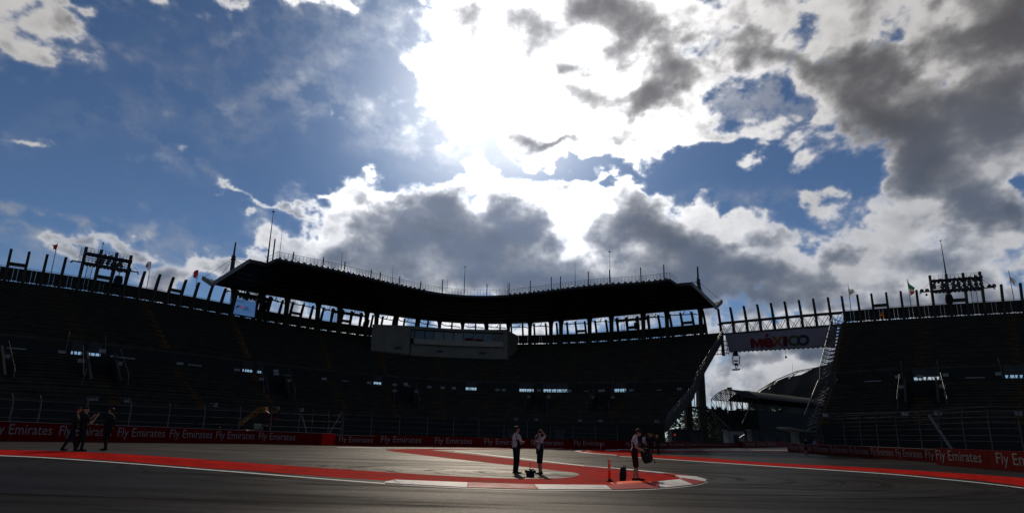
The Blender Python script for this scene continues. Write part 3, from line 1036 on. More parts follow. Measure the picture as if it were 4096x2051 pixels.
def rim_row(root, posts, tall=()):
    for i, px in enumerate(posts):
        make('rim_post', post_mesh(px, RIM_Z - .6, POST_TOP), M['concrete'], root)
    for i in range(len(posts) - 1):
        a, b = posts[i], posts[i + 1]
        (pa, ta, ia), (pb, tb, ib) = rim_frame(a), rim_frame(b)
        d = pb - pa
        L = d.length
        d.normalize()
        inn = ia
        half = L / 2 - .266
        up = UPZ
        zc = (P_BOT + P_TOP) / 2
        # wide panels butt at the post; a narrow strip closes the middle of each bay
        for c, w in ((pa + d * (half / 2 + .0), half), (pb - d * (half / 2), half)):
            mb_ = MB()
            mb_.box(Vector((c.x, c.y, zc)) + inn * .05, (w - .006, .06, P_TOP - P_BOT), (d, inn, up))
            make('parapet_panel', mb_, M['panel'], root)
        mb_ = MB()
        c = (pa + pb) / 2
        mb_.box(Vector((c.x, c.y, zc + .02)) + inn * .05, (.50, .06, P_TOP - P_BOT - .06), (d, inn, up))
        make('parapet_strip', mb_, M['panel'], root)
        mb_ = MB()                                         # coping, rails and feet
        mb_.bar(Vector((pa.x, pa.y, P_TOP + .05)), Vector((pb.x, pb.y, P_TOP + .05)), .12, .10)
        make('parapet_coping', mb_, M['steel'], root)
        mb_ = MB()
        mb_.bar(Vector((pa.x, pa.y, P_TOP + .26)), Vector((pb.x, pb.y, P_TOP + .26)), .05)
        make('parapet_rail', mb_, M['steel'], root)
        mb_ = MB()
        mb_.bar(Vector((pa.x, pa.y, P_BOT + .42)) - inn * .08, Vector((pb.x, pb.y, P_BOT + .42)) - inn * .08, .06)
        make('parapet_rail', mb_, M['steel'], root)
        mb_ = MB()
        for u in (0.0, .22, .5, .78):
            q = pa.lerp(pb, u)
            mb_.box((q.x, q.y, RIM_Z + .08), (.42 if u == 0 else .16, .14, .36), (d, inn, up))
        tag(make('parapet_foot', mb_, M['steel'], root), kind='stuff')


def cross_beam(root, a, b):
    (pa, _, ia), (pb, _, ib) = rim_frame(a), rim_frame(b)
    mb_ = MB()
    mb_.bar(Vector((pa.x, pa.y, P_TOP + .62)), Vector((pb.x, pb.y, P_TOP + .62)), .25, .48)
    make('cross_beam', mb_, M['concrete'], root)


rim_row(main_root, MAIN_POSTS)
rim_row(wing_root, WING_POSTS)
for a, b in ((16, 89), (368, 431), (664, 715), (1152, 1195), (1357, 1394), (2308, 2346), (2513, 2557), (2734, 2779)):
    cross_beam(main_root, a, b)
for a, b in ((3500, 3559), (3808, 3876)):
    cross_beam(wing_root, a, b)

# raking end of the main bank: edge beam with a bright rail, columns, stair lattice
S_END = 2885
end_up = lambda t, dz=0.0: MAIN.pt(S_END, t) + UPZ * dz
mb = MB()
mb.sweep([[end_up(t, -1.2) + Vector((o, 0, 0)) for o in (-.2, .35)] + [end_up(t, .25) + Vector((o, 0, 0)) for o in (.35, -.2)] for t in (0, .1, .2, .3, .4, .5, .6, .7, .8, .9, 1.0)])
make('end_beam', mb, M['concrete'], main_root)
mb = MB()
mb.tube([end_up(t, 1.15) + Vector((.5, 0, 0)) for t in (0, .2, .4, .46, .7, .85, 1.0)], .045, 6)
mb.tube([end_up(t, .7) + Vector((.5, 0, 0)) for t in (0, .2, .4, .46, .7, .85, 1.0)], .03, 6)
for k in range(24):
    q = end_up(k / 23) + Vector((.5, 0, 0))
    mb.bar(q, q + UPZ * 1.15, .05)
make('end_railing', mb, M['lightsteel'], main_root)
yc = MAIN.pt(S_END, .72).y
for x, ytop, w in ((2757, 1545, 1.1), (2813, 1440, 1.25)):
    a, b = at_y(x, 1735, yc), at_y(x - 4, ytop, yc)
    a = Vector((a.x, yc, 0))
    mb = MB()
    mb.box((a.x, yc, b.z / 2), (w, 1.3, b.z))
    make('column', mb, M['concrete'], main_root)
mb = MB()
for x0, y0, x1, y1, w in ((2740, 1625, 2812, 1632, .35), (2740, 1640, 2812, 1650, .2), (2768, 1553, 2812, 1558, .25), (2778, 1556, 2778, 1625, .10), (2783, 1500, 2786, 1625, .08), (2790, 1500, 2790, 1628, .10), (2796, 1495, 2797, 1628, .12),
                         (2803, 1490, 2803, 1628, .08), (2772, 1560, 2800, 1500, .10), (2808, 1500, 2806, 1555, .10), (2765, 1540, 2790, 1560, .08), (2745, 1595, 2765, 1585, .2), (2742, 1600, 2742, 1640, .2), (2750, 1625, 2750, 1650, .12),
                         (2765, 1630, 2765, 1650, .1), (2772, 1630, 2780, 1650, .1), (2787, 1630, 2780, 1650, .1), (2798, 1632, 2798, 1652, .12), (2806, 1632, 2806, 1652, .1), (2780, 1520, 2795, 1556, .08), (2795, 1520, 2783, 1556, .08)):
    mb.bar(at_y(x0, y0, yc - 1.5), at_y(x1, y1, yc - 1.5), w)
make('stair_lattice', mb, M['steel'], main_root)

# raking edge of the wing: a mesh stair screen of frames
S_W = 3378
out_off = Vector((-1.9, 0.3, 0))
mb = MB()
edge = [WING.pt(S_W, t) for t in [k / 24 for k in range(25)]]
mb.sweep([[p + Vector((-.25, 0, -.9)), p + Vector((.2, 0, -.9)), p + Vector((.2, 0, .35)), p + Vector((-.25, 0, .35))] for p in edge])
make('end_beam', mb, M['concrete'], wing_root)
mb = MB()
mb.tube([p + out_off + UPZ * .9 for p in edge], .05, 6)
make('end_railing', mb, M['lightsteel'], wing_root)
for i, p in enumerate(edge):
    mb = MB()
    q = p + out_off
    mb.bar(p + UPZ * .3, q + UPZ * .9, .09)
    mb.bar(q + UPZ * .9, q + UPZ * -.9, .06)
    mb.bar(p + UPZ * .1, q - UPZ * .9, .30, .05)
    if i < 24:
        e = edge[i + 1]
        mb.bar(p.lerp(q, .5) + UPZ * .6, e.lerp(e + out_off, .5) + UPZ * .6, .05)
        mb.hexa([p, p.lerp(q, .9), e.lerp(e + out_off, .45) - UPZ * .3, e], [v + Vector((0, .05, .03)) for v in (p, p.lerp(q, .9), e.lerp(e + out_off, .45) - UPZ * .3, e)])
    make('screen_frame', mb, M['steel'], wing_root)

# ---------------------------------------------------------------- canopy roof over the main bank
V_Z, F_Z = 25.5, 27.3
V_PX = [(856, 1137), (960, 1158), (1060, 1176), (1143, 1192), (1270, 1213), (1362, 1229), (1465, 1246), (1580, 1264), (1676, 1277), (1763, 1285), (1855, 1291), (1942, 1293.5), (2048, 1293), (2130, 1290), (2203, 1285), (2290, 1279), (2358, 1272), (2445, 1264), (2573, 1254), (2660, 1246), (2799, 1233), (2859, 1229)]
Q_PX = [(1107, 1033), (1223, 1055), (1382, 1090), (1517, 1120), (1600, 1138), (1684, 1157), (1779, 1174), (1879, 1182), (1960, 1182.5), (2045, 1177), (2120, 1168), (2207, 1159), (2358, 1145), (2525, 1129), (2680, 1114)]


def dense(pts, n, z):
    """n points of a smoothed photo line lifted to level z"""
    a = np.array(pts, float)
    p = np.polyfit((a[:, 0] - 1860) / 1000, a[:, 1], 6)
    xs = np.linspace(a[0, 0], a[-1, 0], n)
    return [at_z(x, float(np.polyval(p, (x - 1860) / 1000)), z) for x in xs]


NR = 61
Vl = dense(V_PX, NR, V_Z)
Ql = dense(Q_PX, NR, F_Z)
Pa, Pb = at_z(1003, 1043, 26.85), at_z(2763, 1134, 26.85)
# main front line: runs from the end corners to 3.2 m behind the front strip
Na, Nb = at_z(1064, 1055, 26.75), at_z(2706, 1138, 26.75)
mid = [q + (v - q).normalized() * 3.2 + Vector((0, 0, -.35)) for q, v in zip(Ql, Vl)]
Pl = []
for i in range(NR):
    t = i / (NR - 1)
    if i < 3:
        Pl.append(Pa.lerp(Na, i / 3))
    elif i > NR - 4:
        Pl.append(Nb.lerp(Pb, (i - (NR - 4)) / 3))
    else:
        Pl.append(mid[i])
roof_root = thing('canopy_roof', 'long dark curved canopy roof over the main grandstand with rail and floodlights along its edge', 'roof', Vl[NR // 2])
up = UPZ
mb = MB()
mb.sweep([[v - up * .05, v + up * .45, p + up * .25, p - up * .30] for v, p in zip(Vl, Pl)])
make('roof_slab', mb, M['roofmetal'], roof_root)
mb = MB()                                        # front strip carrying the rail
mb.sweep([[p - up * .28, p + up * .3, q + up * .02, q - up * .42] for p, q in zip(mid, Ql)])
make('front_strip', mb, M['roofmetal'], roof_root)
# purlins seen from below
for k in range(1, 6):
    mb = MB()
    mb.sweep([[v.lerp(p, k / 6) + up * -.36 + (p - v).normalized() * o for o in (-.1, .1)] + [v.lerp(p, k / 6) + up * -.05 + (p - v).normalized() * o for o in (.1, -.1)] for v, p in zip(Vl, Pl)])
    make('purlin', mb, M['steel'], roof_root)
# end fascias
for V0, P0 in ((Vl[0], Pl[0]), (Vl[-1], Pl[-1])):
    d = (P0 - V0).normalized()
    side = d.cross(up).normalized()
    if side.dot(V0 - Vl[NR // 2]) < 0:
        side = -side
    mb = MB()
    mb.hexa([V0 - up * .35, V0 + side * .25 - up * .35, P0 + side * .25 - up * .4, P0 - up * .4], [V0 + up * .5, V0 + side * .25 + up * .5, P0 + side * .25 + up * .3, P0 + up * .3])
    make('end_fascia', mb, M['fascia'], roof_root)
# rear wing folded up behind the valley
Wl = []
for i, (v, p) in enumerate(zip(Vl, Pl)):
    back = (v - p)
    back.z = 0
    Wl.append(v + back.normalized() * 4.4 + up * 1.15)
tl, tr = at_y(814, 1111, Vl[0].y + 3.4), at_y(2885, 1204, Vl[-1].y + 3.4)
Wl[0], Wl[-1] = tl, tr
Wl[1], Wl[-2] = Wl[0].lerp(Wl[3], .33), Wl[-1].lerp(Wl[-4], .33)
Wl[2], Wl[-3] = Wl[0].lerp(Wl[3], .66), Wl[-1].lerp(Wl[-4], .66)
mb = MB()
mb.sweep([[v - up * .10, v + up * .18, w + up * .12, w - up * .12] for v, w in zip(Vl, Wl)])
make('rear_wing', mb, M['roofmetal'], roof_root)
for v, w, s in ((Vl[0], Wl[0], -1), (Vl[-1], Wl[-1], 1)):
    mb = MB()
    mb.bar(v + Vector((s * .15, 0, -.1)), w + Vector((s * .15, 0, 0)), .25, .75)
    make('end_fascia', mb, M['fascia'], roof_root)
for i0 in (0, NR - 4):
    mb = MB()
    for k in range(1, 7):
        a = Vl[i0].lerp(Vl[i0 + 3], k / 7)
        b = Wl[i0].lerp(Wl[i0 + 3], k / 7)
        mb.bar(a + up * .24, b + up * .17, .06, .1)
    tag(make('sheet_rib', mb, M['lightsteel'], roof_root), kind='stuff')

# guard rail along the front edge
L = [0.0]
for a, b in zip(Ql, Ql[1:]):
    L.append(L[-1] + (b - a).length)


def along(pts, s):
    s = min(max(s, 0.0), L[-1])
    i = int(np.searchsorted(L, s)) - 1
    i = min(max(i, 0), NR - 2)
    return pts[i].lerp(pts[i + 1], (s - L[i]) / (L[i + 1] - L[i]))


for hh, r_ in ((1.08, .034), (.70, .024), (.36, .024)):
    mb = MB()
    mb.tube([q + up * hh for q in Ql], r_, 5)
    make('guard_rail', mb, M['steel'], roof_root)
mb = MB()
n = int(L[-1] / .62)
for k in range(n + 1):
    q = along(Ql, L[-1] * k / n)
    mb.bar(q, q + up * 1.08, .045)
tag(make('rail_post', mb, M['steel'], roof_root), kind='stuff')
for i, pts in ((0, (Ql[0], mid[0])), (1, (Ql[-1], mid[-1]))):
    mb = MB()
    for hh in (.98, .5):
        mb.tube([pts[0] + up * hh, pts[1] + up * (hh + .2)], .03, 5)
    make('guard_rail', mb, M['steel'], roof_root)


def lamp_mesh():
    mb_ = MB()
    mb_.lathe((0, 0, 0), [(.10, .26), (.20, .22), (.28, .10), (.33, -.04), (.34, -.10)], axis=(0, -.75, -.66), n=10)
    mb_.bar((0, .1, .1), (0, .22, .34), .06)
    return mb_


lamp0 = make('floodlight', lamp_mesh(), M['lamp'], None, smooth=True)
lamp0.parent = roof_root
ORIGIN[lamp0] = ORIGIN[roof_root]
spots = []
step = 1.06
for a, b in ((.6, L[-1] * .385), (L[-1] * .60, L[-1] - .4)):
    s = a
    while s < b:
        q = along(Ql, s)
        t = along(Ql, s + .3) - along(Ql, s - .3)
        spots.append((q + Vector((0, -.12, -.10)), math.atan2(t.y, t.x)))
        s += step * random.uniform(.9, 1.1)
lamp0.location = spots[0][0] - ORIGIN[roof_root]
lamp0.rotation_euler = (0, 0, spots[0][1])
spread('floodlight', lamp0, spots[1:], roof_root)

# short stub posts and aerials standing along the front edge
for x, h in ((1171, 1.6), (1291, 1.75), (1377, 1.75), (1483, 1.5), (1520, 1.5), (1597, 1.6), (1682, 1.6), (1768, 2.6), (1947, 2.3), (2036, 2.2), (2121, 2.3), (2205, 2.5), (2242, 2.4), (2354, 2.6), (2439, 2.6), (2564, 2.6), (2657, 2.6)):
    s = np.interp(x, [to_px(q)[0] for q in Ql], L)
    q = along(Ql, s)
    mb = MB()
    mb.bar(q - up * .3, q + up * h, .16)
    make('stub_post', mb, M['steel'], roof_root)
for x, h, ball, w in ((1116, 5.0, 0, .05), (1363, 3.2, 0, .06), (1568, 3.4, 0, .045), (1788, 3.4, 0, .04), (1856, 5.9, 1, .09), (2030, 2.6, 0, .05), (2301, 4.2, 0, .05), (2441, 6.2, 1, .06)):
    s = np.interp(x, [to_px(q)[0] for q in Ql], L)
    q = along(Ql, s) + up * .1
    mb = MB()
    mb.tube([q, q + up * h * .5, q + up * h], [w, w * .75, w * .3], 6)
    if ball:
        mb.lathe(q + up * h * .93, [(.02, -.1), (.24, -.03), (.24, .03), (.02, .1)], n=8)
    make('aerial', mb, M['steel'], roof_root)
q = at_z(1069, 1051, 27.1)
mb = MB()
mb.tube([q, q + up * 3.8, q + up * 9.0], [.17, .10, .03], 6)
mb.lathe(q + up * 8.6, [(.02, -.1), (.26, -.03), (.26, .03), (.02, .1)], n=8)
make('aerial', mb, M['steel'], roof_root)
mb = MB()
mb.bar(q + Vector((.8, 0, 0)), q + Vector((.8, 0, 4.0)), .17)
make('stub_post', mb, M['steel'], roof_root)

# columns from the rim up to the valley, with flared heads, and the brace pipes between them
COLS = [938, 1052, 1151, 1275, 1361, 1469, 1508, 1586, 1673, 1759, 1851, 1944, 2034, 2120, 2204, 2244, 2358, 2445, 2572, 2666, 2800]
Vx = [to_px(v)[0] for v in Vl]


def valley(px):
    i = float(np.interp(px, Vx, range(NR)))
    k = min(int(i), NR - 2)
    return Vl[k].lerp(Vl[k + 1], i - k), (Vl[k + 1] - Vl[k]).normalized()


tops = []
for px in COLS:
    v, d = valley(px)
    base = Vector((v.x, v.y, RIM_Z - 1.5))
    w = .29
    mb = MB()
    inn = Vector((d.y, -d.x, 0)).normalized()
    secs = []
    for z, ww in ((RIM_Z - 1.5, w), (V_Z - 1.3, w), (V_Z - .8, w * 1.15), (V_Z - .40, w * 1.3), (V_Z - .05, w * 1.9)):
        c = Vector((v.x, v.y, z))
        secs.append([c - d * ww - inn * .4, c + d * ww - inn * .4, c + d * ww + inn * .4, c - d * ww + inn * .4])
    mb.sweep(secs)
    make('column', mb, M['concrete'], roof_root)
    tops.append((v, d))
for (a, da), (b, db) in zip(tops, tops[1:]):
    if (b - a).length < 2.5:
        continue
    mb = MB()
    mb.tube([a + da * .5 - up * .5, a + da * 1.0 - up * .85, b - db * 1.0 - up * .95, b - db * .5 - up * 1.15], .10, 6)
    m_ = a.lerp(b, .5)
    mb.tube([m_ - da * .25 - up * .92, m_ + da * .1 - up * .62, m_ + da * .3 - up * .2], .09, 6)
    for u in (.25, .42, .7):
        c = a.lerp(b, u)
        mb.bar(c - up * .9, c - up * .1, .04)
    make('brace_pipe', mb, M['steel'], roof_root)
# masts with collars and stay cables at both ends
for px0, py0, px1, py1, pyc, ends in ((926, 1087, 943, 969, 1029, ((816, 1110), (872, 1116), (1003, 1043), (1062, 1053), (955, 1070), (972, 1062))), (2801, 1164, 2790, 1066, 1122, ((2883, 1202), (2820, 1184), (2763, 1134), (2706, 1138), (2785, 1150)))):
    yb = Vl[0].y - 1.5 if px0 < 2000 else Vl[-1].y - 1.5
    a, b, c = at_y(px0, py0 + 12, yb), at_y(px1, py1, yb), at_y((px0 + px1) / 2 + (0 if px0 < 2000 else -3), pyc, yb)
    mb = MB()
    mb.tube([a, c], [.42, .32], 8)
    mb.tube([c, b], [.2, .13], 6)
    mb.lathe(c, [(.32, -.5), (.45, -.42), (.45, -.3), (.34, -.2), (.36, 0), (.5, .08), (.3, .2), (.2, .5)], n=8)
    ms = make('mast', mb, M['steel'], roof_root)
    for ex, ey in ends:
        mb = MB()
        e = at_y(ex, ey, yb - 1)
        mb.tube([c - up * .2, e], .03, 5)
        o = make('stay_cable', mb, M['steel'], ms)

# ---------------------------------------------------------------- press box under the middle of the roof
BOXMAT = mat('press_box_render', (0.165, 0.147, 0.125), .85, var=.12, scale=.5)
SILLMAT = mat('press_box_sill', (0.27, 0.24, 0.20), .8, var=.1, scale=.5)
box_root = thing('press_box', 'pale press box with a long band of windows under the middle of the canopy', 'press box', MAIN.pt(1750, .72))


def fac(px, py, t=.74, dy=0.0):
    """point on the press box front: above the t-line of the terraces"""
    y = MAIN.pt(col_on(MAIN, t, px), t).y
    return at_y(px, py, y + dy)


FX = [1490, 1514, 1580, 1640, 1700, 1750, 1813, 1870, 1934, 1985, 2029]
FT = [1299, 1299.5, 1302, 1304.5, 1309, 1313, 1316.5, 1318.5, 1319.5, 1319.8, 1319]
FB = [1402, 1405, 1413, 1420, 1424, 1427, 1430, 1432, 1434, 1435, 1435]
WT = np.interp(FX, [1640, 2014], [1314, 1331])
depth_ = Vector((0, 1, 0))


def band(x0, x1, top, bot, name, m_, out=0.0, thick=.35, sub=9):
    mb_ = MB()
    secs = []
    for k in range(sub + 1):
        x = x0 + (x1 - x0) * k / sub
        a, b = fac(x, top(x), dy=-out), fac(x, bot(x), dy=-out)
        b = Vector((a.x, a.y, b.z))
        secs.append([b, a, a + depth_ * thick, b + depth_ * thick])
    mb_.sweep(secs)
    return make(name, mb_, m_, box_root)


ytop = lambda x: float(np.interp(x, FX, FT))
ybot = lambda x: float(np.interp(x, FX, FB))
wtop = lambda x: float(np.interp(x, [1644, 1813, 2014], [1315, 1324.5, 1331]))
wbot = lambda x: float(np.interp(x, [1644, 1813, 2014], [1352, 1362, 1367]))
sbot = lambda x: float(np.interp(x, [1644, 1813, 2014], [1373, 1382, 1387]))
band(1490, 1644, ytop, ybot, 'front_wall', BOXMAT)
band(1644, 2014, ytop, wtop, 'parapet', BOXMAT)
band(1644, 2014, sbot, ybot, 'front_wall', BOXMAT)
band(2014, 2030, ytop, ybot, 'front_wall', BOXMAT, sub=2)
band(1656, 2014, wbot, sbot, 'sill_band', SILLMAT, out=.9, thick=1.2)
band(1650, 2018, lambda x: wtop(x) - 2, wtop, 'window_head', BOXMAT, out=.5, thick=.9)
mull = [1646, 1661, 1701, 1738, 1778, 1815, 1855, 1895, 1934, 1973, 2014]
for a, b in zip(mull, mull[1:]):
    w = band(a + .8, b - .8, wtop, wbot, 'window', M['glass'], out=-.35, thick=.05, sub=1)
for a in mull:
    band(a - .7, a + .7, wtop, wbot, 'mullion', M['grey'], out=-.2, thick=.2, sub=1)
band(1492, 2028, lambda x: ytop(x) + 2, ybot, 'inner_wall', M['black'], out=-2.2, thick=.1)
# red seats seen behind the panes, and the sides and roof of the box
for x0, x1, y0, y1 in ((1860, 1892, 1351, 1361), (1899, 1931, 1355, 1364.5)):
    band(x0, x1, lambda x: y0, lambda x: y1, 'red_counter', M['red'], out=-.25, thick=.05, sub=1)
for x0, x1, y0, y1 in ((1579, 1605, 1384, 1395), (1746, 1774, 1399.5, 1409.5), (1916.5, 1945.6, 1406.5, 1416.5)):
    band(x0, x1, lambda x: y0, lambda x: y1, 'sign_board', M['grey'], out=.06, thick=.08, sub=1)
L0, L1, R0, R1 = fac(1490, ybot(1490)), fac(1490, ytop(1490)), fac(2030, ybot(2030)), fac(2030, ytop(2030))
lb, lt = at_z(1465, 1300, L1.z - .1), at_y(1470, 1299, L1.y + 7)
mb = MB()
back = Vector((-.9, 6.5, 0))
for A, B, o in ((L0, L1, Vector((-1.0, 6.5, 0))), (R0, R1, Vector((2.2, 6.5, 0)))):
    q = [Vector((A.x, A.y + .1, A.z - .6)), Vector((B.x, B.y + .1, B.z)), B + o - UPZ * .2, Vector((A.x, A.y, A.z - .6)) + o + UPZ * 2]
    mb_ = MB()
    mb_.hexa(q, [v + Vector((.25 if A is L0 else -.25, 0, 0)) for v in q])
    make('side_wall', mb_, BOXMAT, box_root)
mb = MB()
mb.sweep([[a, a + UPZ * .12, a + UPZ * .12 + Vector((0, 6.8, 0)), a + Vector((0, 6.8, 0))] for a in [fac(x, ytop(x)) + UPZ * .003 for x in FX]])
make('flat_roof', mb, BOXMAT, box_root)

# ---------------------------------------------------------------- lit screen hung at the left end of the roof
p, t, inn = rim_frame(965)
ys = p.y - 1.6
TL, TR, BR, BL = at_y(920.5, 1189.5, ys), at_y(1025, 1206.5, ys - .0), at_y(1018, 1268.5, ys), at_y(913, 1251.5, ys)
sw = (TR - TL)
sh = (BL - TL)
n_ = sw.cross(sh).normalized()
if n_.y > 0:
    n_ = -n_
screen_mat = mat('lit_screen', (0.02, 0.03, 0.05), .4, emit=(0.038, 0.092, 0.215, 1.0), var=.03)
ink = mat('screen_ink', (0.01, 0.01, 0.015), .5, emit=(0.004, 0.006, 0.012, 1.0), var=.02)
ink_red = mat('screen_red', (0.3, 0.02, 0.03), .5, emit=(0.22, 0.012, 0.03, 1.0), var=.02)
ink_pale = mat('screen_pale', (0.05, 0.06, 0.08), .5, emit=(0.07, 0.15, 0.30, 1.0), var=.02)
scr = thing('video_screen', 'lit pale blue video screen with a black and red racing emblem under the roof end', 'screen', (TL + BR) / 2)
mb = MB()
mb.hexa([TL, TR, BR, BL], [v - n_ * .35 for v in (TL, TR, BR, BL)])
make('cabinet', mb, M['steel'], scr)
on = lambda u, v, d=.012: TL + sw * u + sh * v + n_ * d
mb = MB()
mb.add([on(.008, .012), on(.992, .012), on(.992, .988), on(.008, .988)], [(0, 1, 2, 3)])
make('display', mb, screen_mat, scr, recalc=False)


def decal(name, polys, m_, d=.018):
    mb_ = MB()
    for pl in polys:
        mb_.add([on(u, v, d) for u, v in pl], [list(range(len(pl)))])
    return make(name, mb_, m_, scr, recalc=False)


decal('emblem', [[(.245, .60), (.315, .42), (.43, .42), (.415, .465), (.345, .47), (.335, .505), (.395, .505), (.38, .55), (.32, .55), (.295, .60)], [(.225, .625), (.385, .625), (.378, .64), (.22, .64)]], ink)
decal('emblem', [[(.385, .60), (.455, .42), (.50, .42), (.43, .60)], [(.435, .585), (.508, .42), (.525, .42), (.465, .56)], [(.475, .53), (.53, .42), (.545, .42), (.495, .51)]], ink_red)
decal('caption', [[(u, v), (u + w, v), (u + w - .01, v + .022), (u - .01, v + .022)] for u, v, w in ((.60, .43, .13), (.575, .475, .19), (.56, .52, .20), (.535, .58, .20), (.51, .625, .31))], ink)
decal('header', [[(.01, .10), (.56, .135), (.56, .165), (.01, .13)]], ink)
decal('header', [[(.02, .065), (.22, .075), (.22, .09), (.02, .08)], [(.45, .905), (.98, .925), (.98, .945), (.45, .925)]], ink_pale)
mb = MB()
for u in (.05, .5, .95):
    mb.bar(on(u, .0, -.2), on(u, 0, -.2) + UPZ * 1.6, .1)
make('hanger', mb, M['steel'], scr)

# ---------------------------------------------------------------- floodlight racks on the rim
def rack(label, posts, top, rails, lamps, arms=True, ladder=3, walk=True, parent_note=None):
    """frame of four raised fins with walkways, rails and round lamps; heights above the parapet"""
    fr = [rim_frame(p) for p in posts]
    base = [Vector((p.x, p.y, P_TOP)) for p, _, _ in fr]
    inn = fr[1][2]
    d = (base[-1] - base[0]).normalized()
    up = UPZ
    root = thing('floodlight_rack', label, 'floodlights', (base[0] + base[-1]) / 2, 'floodlight racks on the grandstand rim')
    K = 1.118
    lean = lambda h: inn * (.15 + .16 * h)
    pt = lambda u, h: base[0].lerp(base[-1], u) + lean(h) + up * (h * K)
    for b in base:
        mb_ = MB()
        secs = []
        for k in range(5):
            h = -.3 + (top + .3) * k / 4
            c = b + lean(max(h, 0)) + up * (h * K)
            secs.append([c - d * .19 - inn * .22, c + d * .19 - inn * .22, c + d * .17 + inn * .2, c - d * .17 + inn * .2])
        mb_.sweep(secs)
        make('upright', mb_, M['concrete'], root)
    if walk:
        for h in ((1.95,) if top < 3 else (1.95, top - .85)):
            e = .26 if h < 2.5 and arms else .03
            mb_ = MB()
            mb_.sweep([[pt(u, h - .18) - inn * .1, pt(u, h + .12) - inn * .1, pt(u, h + .12) + inn * .7, pt(u, h - .18) + inn * .7] for u in (-.02, 1.02)])
            make('walkway', mb_, M['steel'], root)
            mb_ = MB()
            for hh in (.35, .62):
                mb_.tube([pt(0, h + hh) + inn * .7, pt(.96, h + hh) + inn * .7], .025, 5)
            for k in range(13):
                q = pt(.96 * k / 12, h) + inn * .7
                mb_.bar(q, q + up * .62, .04)
            make('walkway_rail', mb_, M['steel'], root)
            mb_ = MB()
            for k in range(14):
                q = pt(k / 13, h - .26) + inn * .35
                mb_.box(q, (.3, .3, .2), (d, inn, up))
            tag(make('lamp_gear', mb_, M['steel'], root), kind='stuff')
    for h in rails:
        mb_ = MB()
        mb_.bar(pt(-.01, h), pt(1.01, h), .09)
        make('lamp_rail', mb_, M['steel'], root)
    mb_ = MB()
    mb_.bar(pt(1 / 3, .55), pt(2 / 3, .55), .3, .5)
    make('cross_beam', mb_, M['concrete'], root)
    if arms:
        for u0, u1 in ((0, -.24), (1, 1.24)):
            mb_ = MB()
            mb_.bar(pt(u0, 2.0), pt(u1, 2.0), .28, .14)
            mb_.bar(pt(u1, 1.9), pt(u1, 1.75), .2)
            mb_.bar(pt(u0, 3.3), pt(u1, 2.05), .035)
            make('side_arm', mb_, M['steel'], root)
    if ladder is not None:
        u0 = (ladder - 1) / 3 + .11
        mb_ = MB()
        for uu in (u0, u0 + .11):
            mb_.bar(pt(uu, 0), pt(uu, 1.8), .06)
        for k in range(12):
            mb_.bar(pt(u0, .1 + .15 * k), pt(u0 + .11, .1 + .15 * k), .03)
        make('ladder', mb_, M['steel'], root)
    if lamps:
        l0 = None
        for u, h in lamps:
            q = pt(u, h) + inn * .3
            if l0 is None:
                mb_ = MB()
                mb_.lathe((0, 0, 0), [(.09, .3), (.19, .24), (.285, .08), (.31, -.06), (.31, -.10)], axis=(0, -.9, -.42), n=12)
                mb_.bar((0, .05, .05), (0, .3, .12), .07)
                l0 = make('floodlight', mb_, M['lamp'], None, smooth=True)
                l0.parent = root
                l0.location = q - ORIGIN[root]
                l0.rotation_euler = (0, 0, math.atan2(d.y, d.x))
            else:
                spread('floodlight', l0, [(q, math.atan2(d.y, d.x))], root)
    return root, pt, inn, d


R4 = (1.15, 1.5, 2.55, 2.85, 3.15)
rk, pt, inn, d = rack('tall floodlight rack with a mast on top at the right end of the rim', [3742, 3808, 3876, 3944], 4.25, (2.45, 2.75, 3.05),
                      [(.06, 3.35), (.20, 3.4), (.32, 3.4), (.49, 3.4), (.58, 3.4), (.68, 3.4), (.78, 3.4), (.9, 3.5), (1.0, 3.5), (.23, 2.8), (.31, 2.8), (.44, 2.8), (.55, 2.85), (.66, 2.95), (.77, 2.95), (.89, 3.0), (.99, 3.0),
                       (.22, 2.5), (.31, 2.5), (.46, 2.45), (.54, 2.5), (.66, 2.6), (.77, 2.6), (.89, 2.62), (.99, 2.62), (.05, 2.8), (.05, 2.45), (.22, 2.08), (.30, 2.1), (.44, 2.1), (.57, 2.15), (.70, 2.12), (.80, 2.15), (.9, 2.15), (1.0, 2.1),
                       (-.21, 2.1), (-.1, 2.12), (1.14, 2.15), (1.23, 2.15)], ladder=3)
q = pt(1 / 3, 4.2)
mb = MB()
mb.tube([q, q + UPZ * 2.0, q + UPZ * 5.0, q + UPZ * 5.8], [.12, .08, .04, .025], 6)
mb.lathe(q + UPZ * 5.6, [(.02, -.05), (.17, -.02), (.17, .03), (.02, .06)], n=8)
make('lightning_mast', mb, M['steel'], rk)
mb = MB()
q = pt(-.12, 1.55)
mb.prism([q + d * .2, q + UPZ * .18, q - d * .22, q - UPZ * .2], inn * .3)
mb.bar(q, q + UPZ * .5, .03)
make('hung_box', mb, M['steel'], rk)
rk, pt, inn, d = rack('tall floodlight rack with ten lamps on the rim at the far left between two flags', [306, 368, 431, 489], 4.1, (2.45, 2.75, 3.05, 3.25),
                      [(.30, 3.3), (.42, 3.3), (.55, 3.3), (.68, 3.3), (.80, 3.2), (.30, 2.75), (.40, 2.75), (.53, 2.8), (.65, 2.75), (.78, 2.8), (.28, 2.35), (.39, 2.4), (.51, 2.4), (.62, 2.35), (.74, 2.4), (.82, 2.4)], ladder=1)
mb = MB()
q = pt(1 / 3, 4.05)
mb.tube([q, q + UPZ * .35, q + UPZ * .9], [.05, .035, .03], 5)
mb.lathe(q + UPZ * 1.15, [(.03, -.3), (.07, -.26), (.07, .1), (.03, .15)], n=6)
make('beacon', mb, M['steel'], rk)
mb = MB()                                # climbing rail at the left end
a0, a1 = pt(-.05, 1.9), pt(-.05, 3.9)
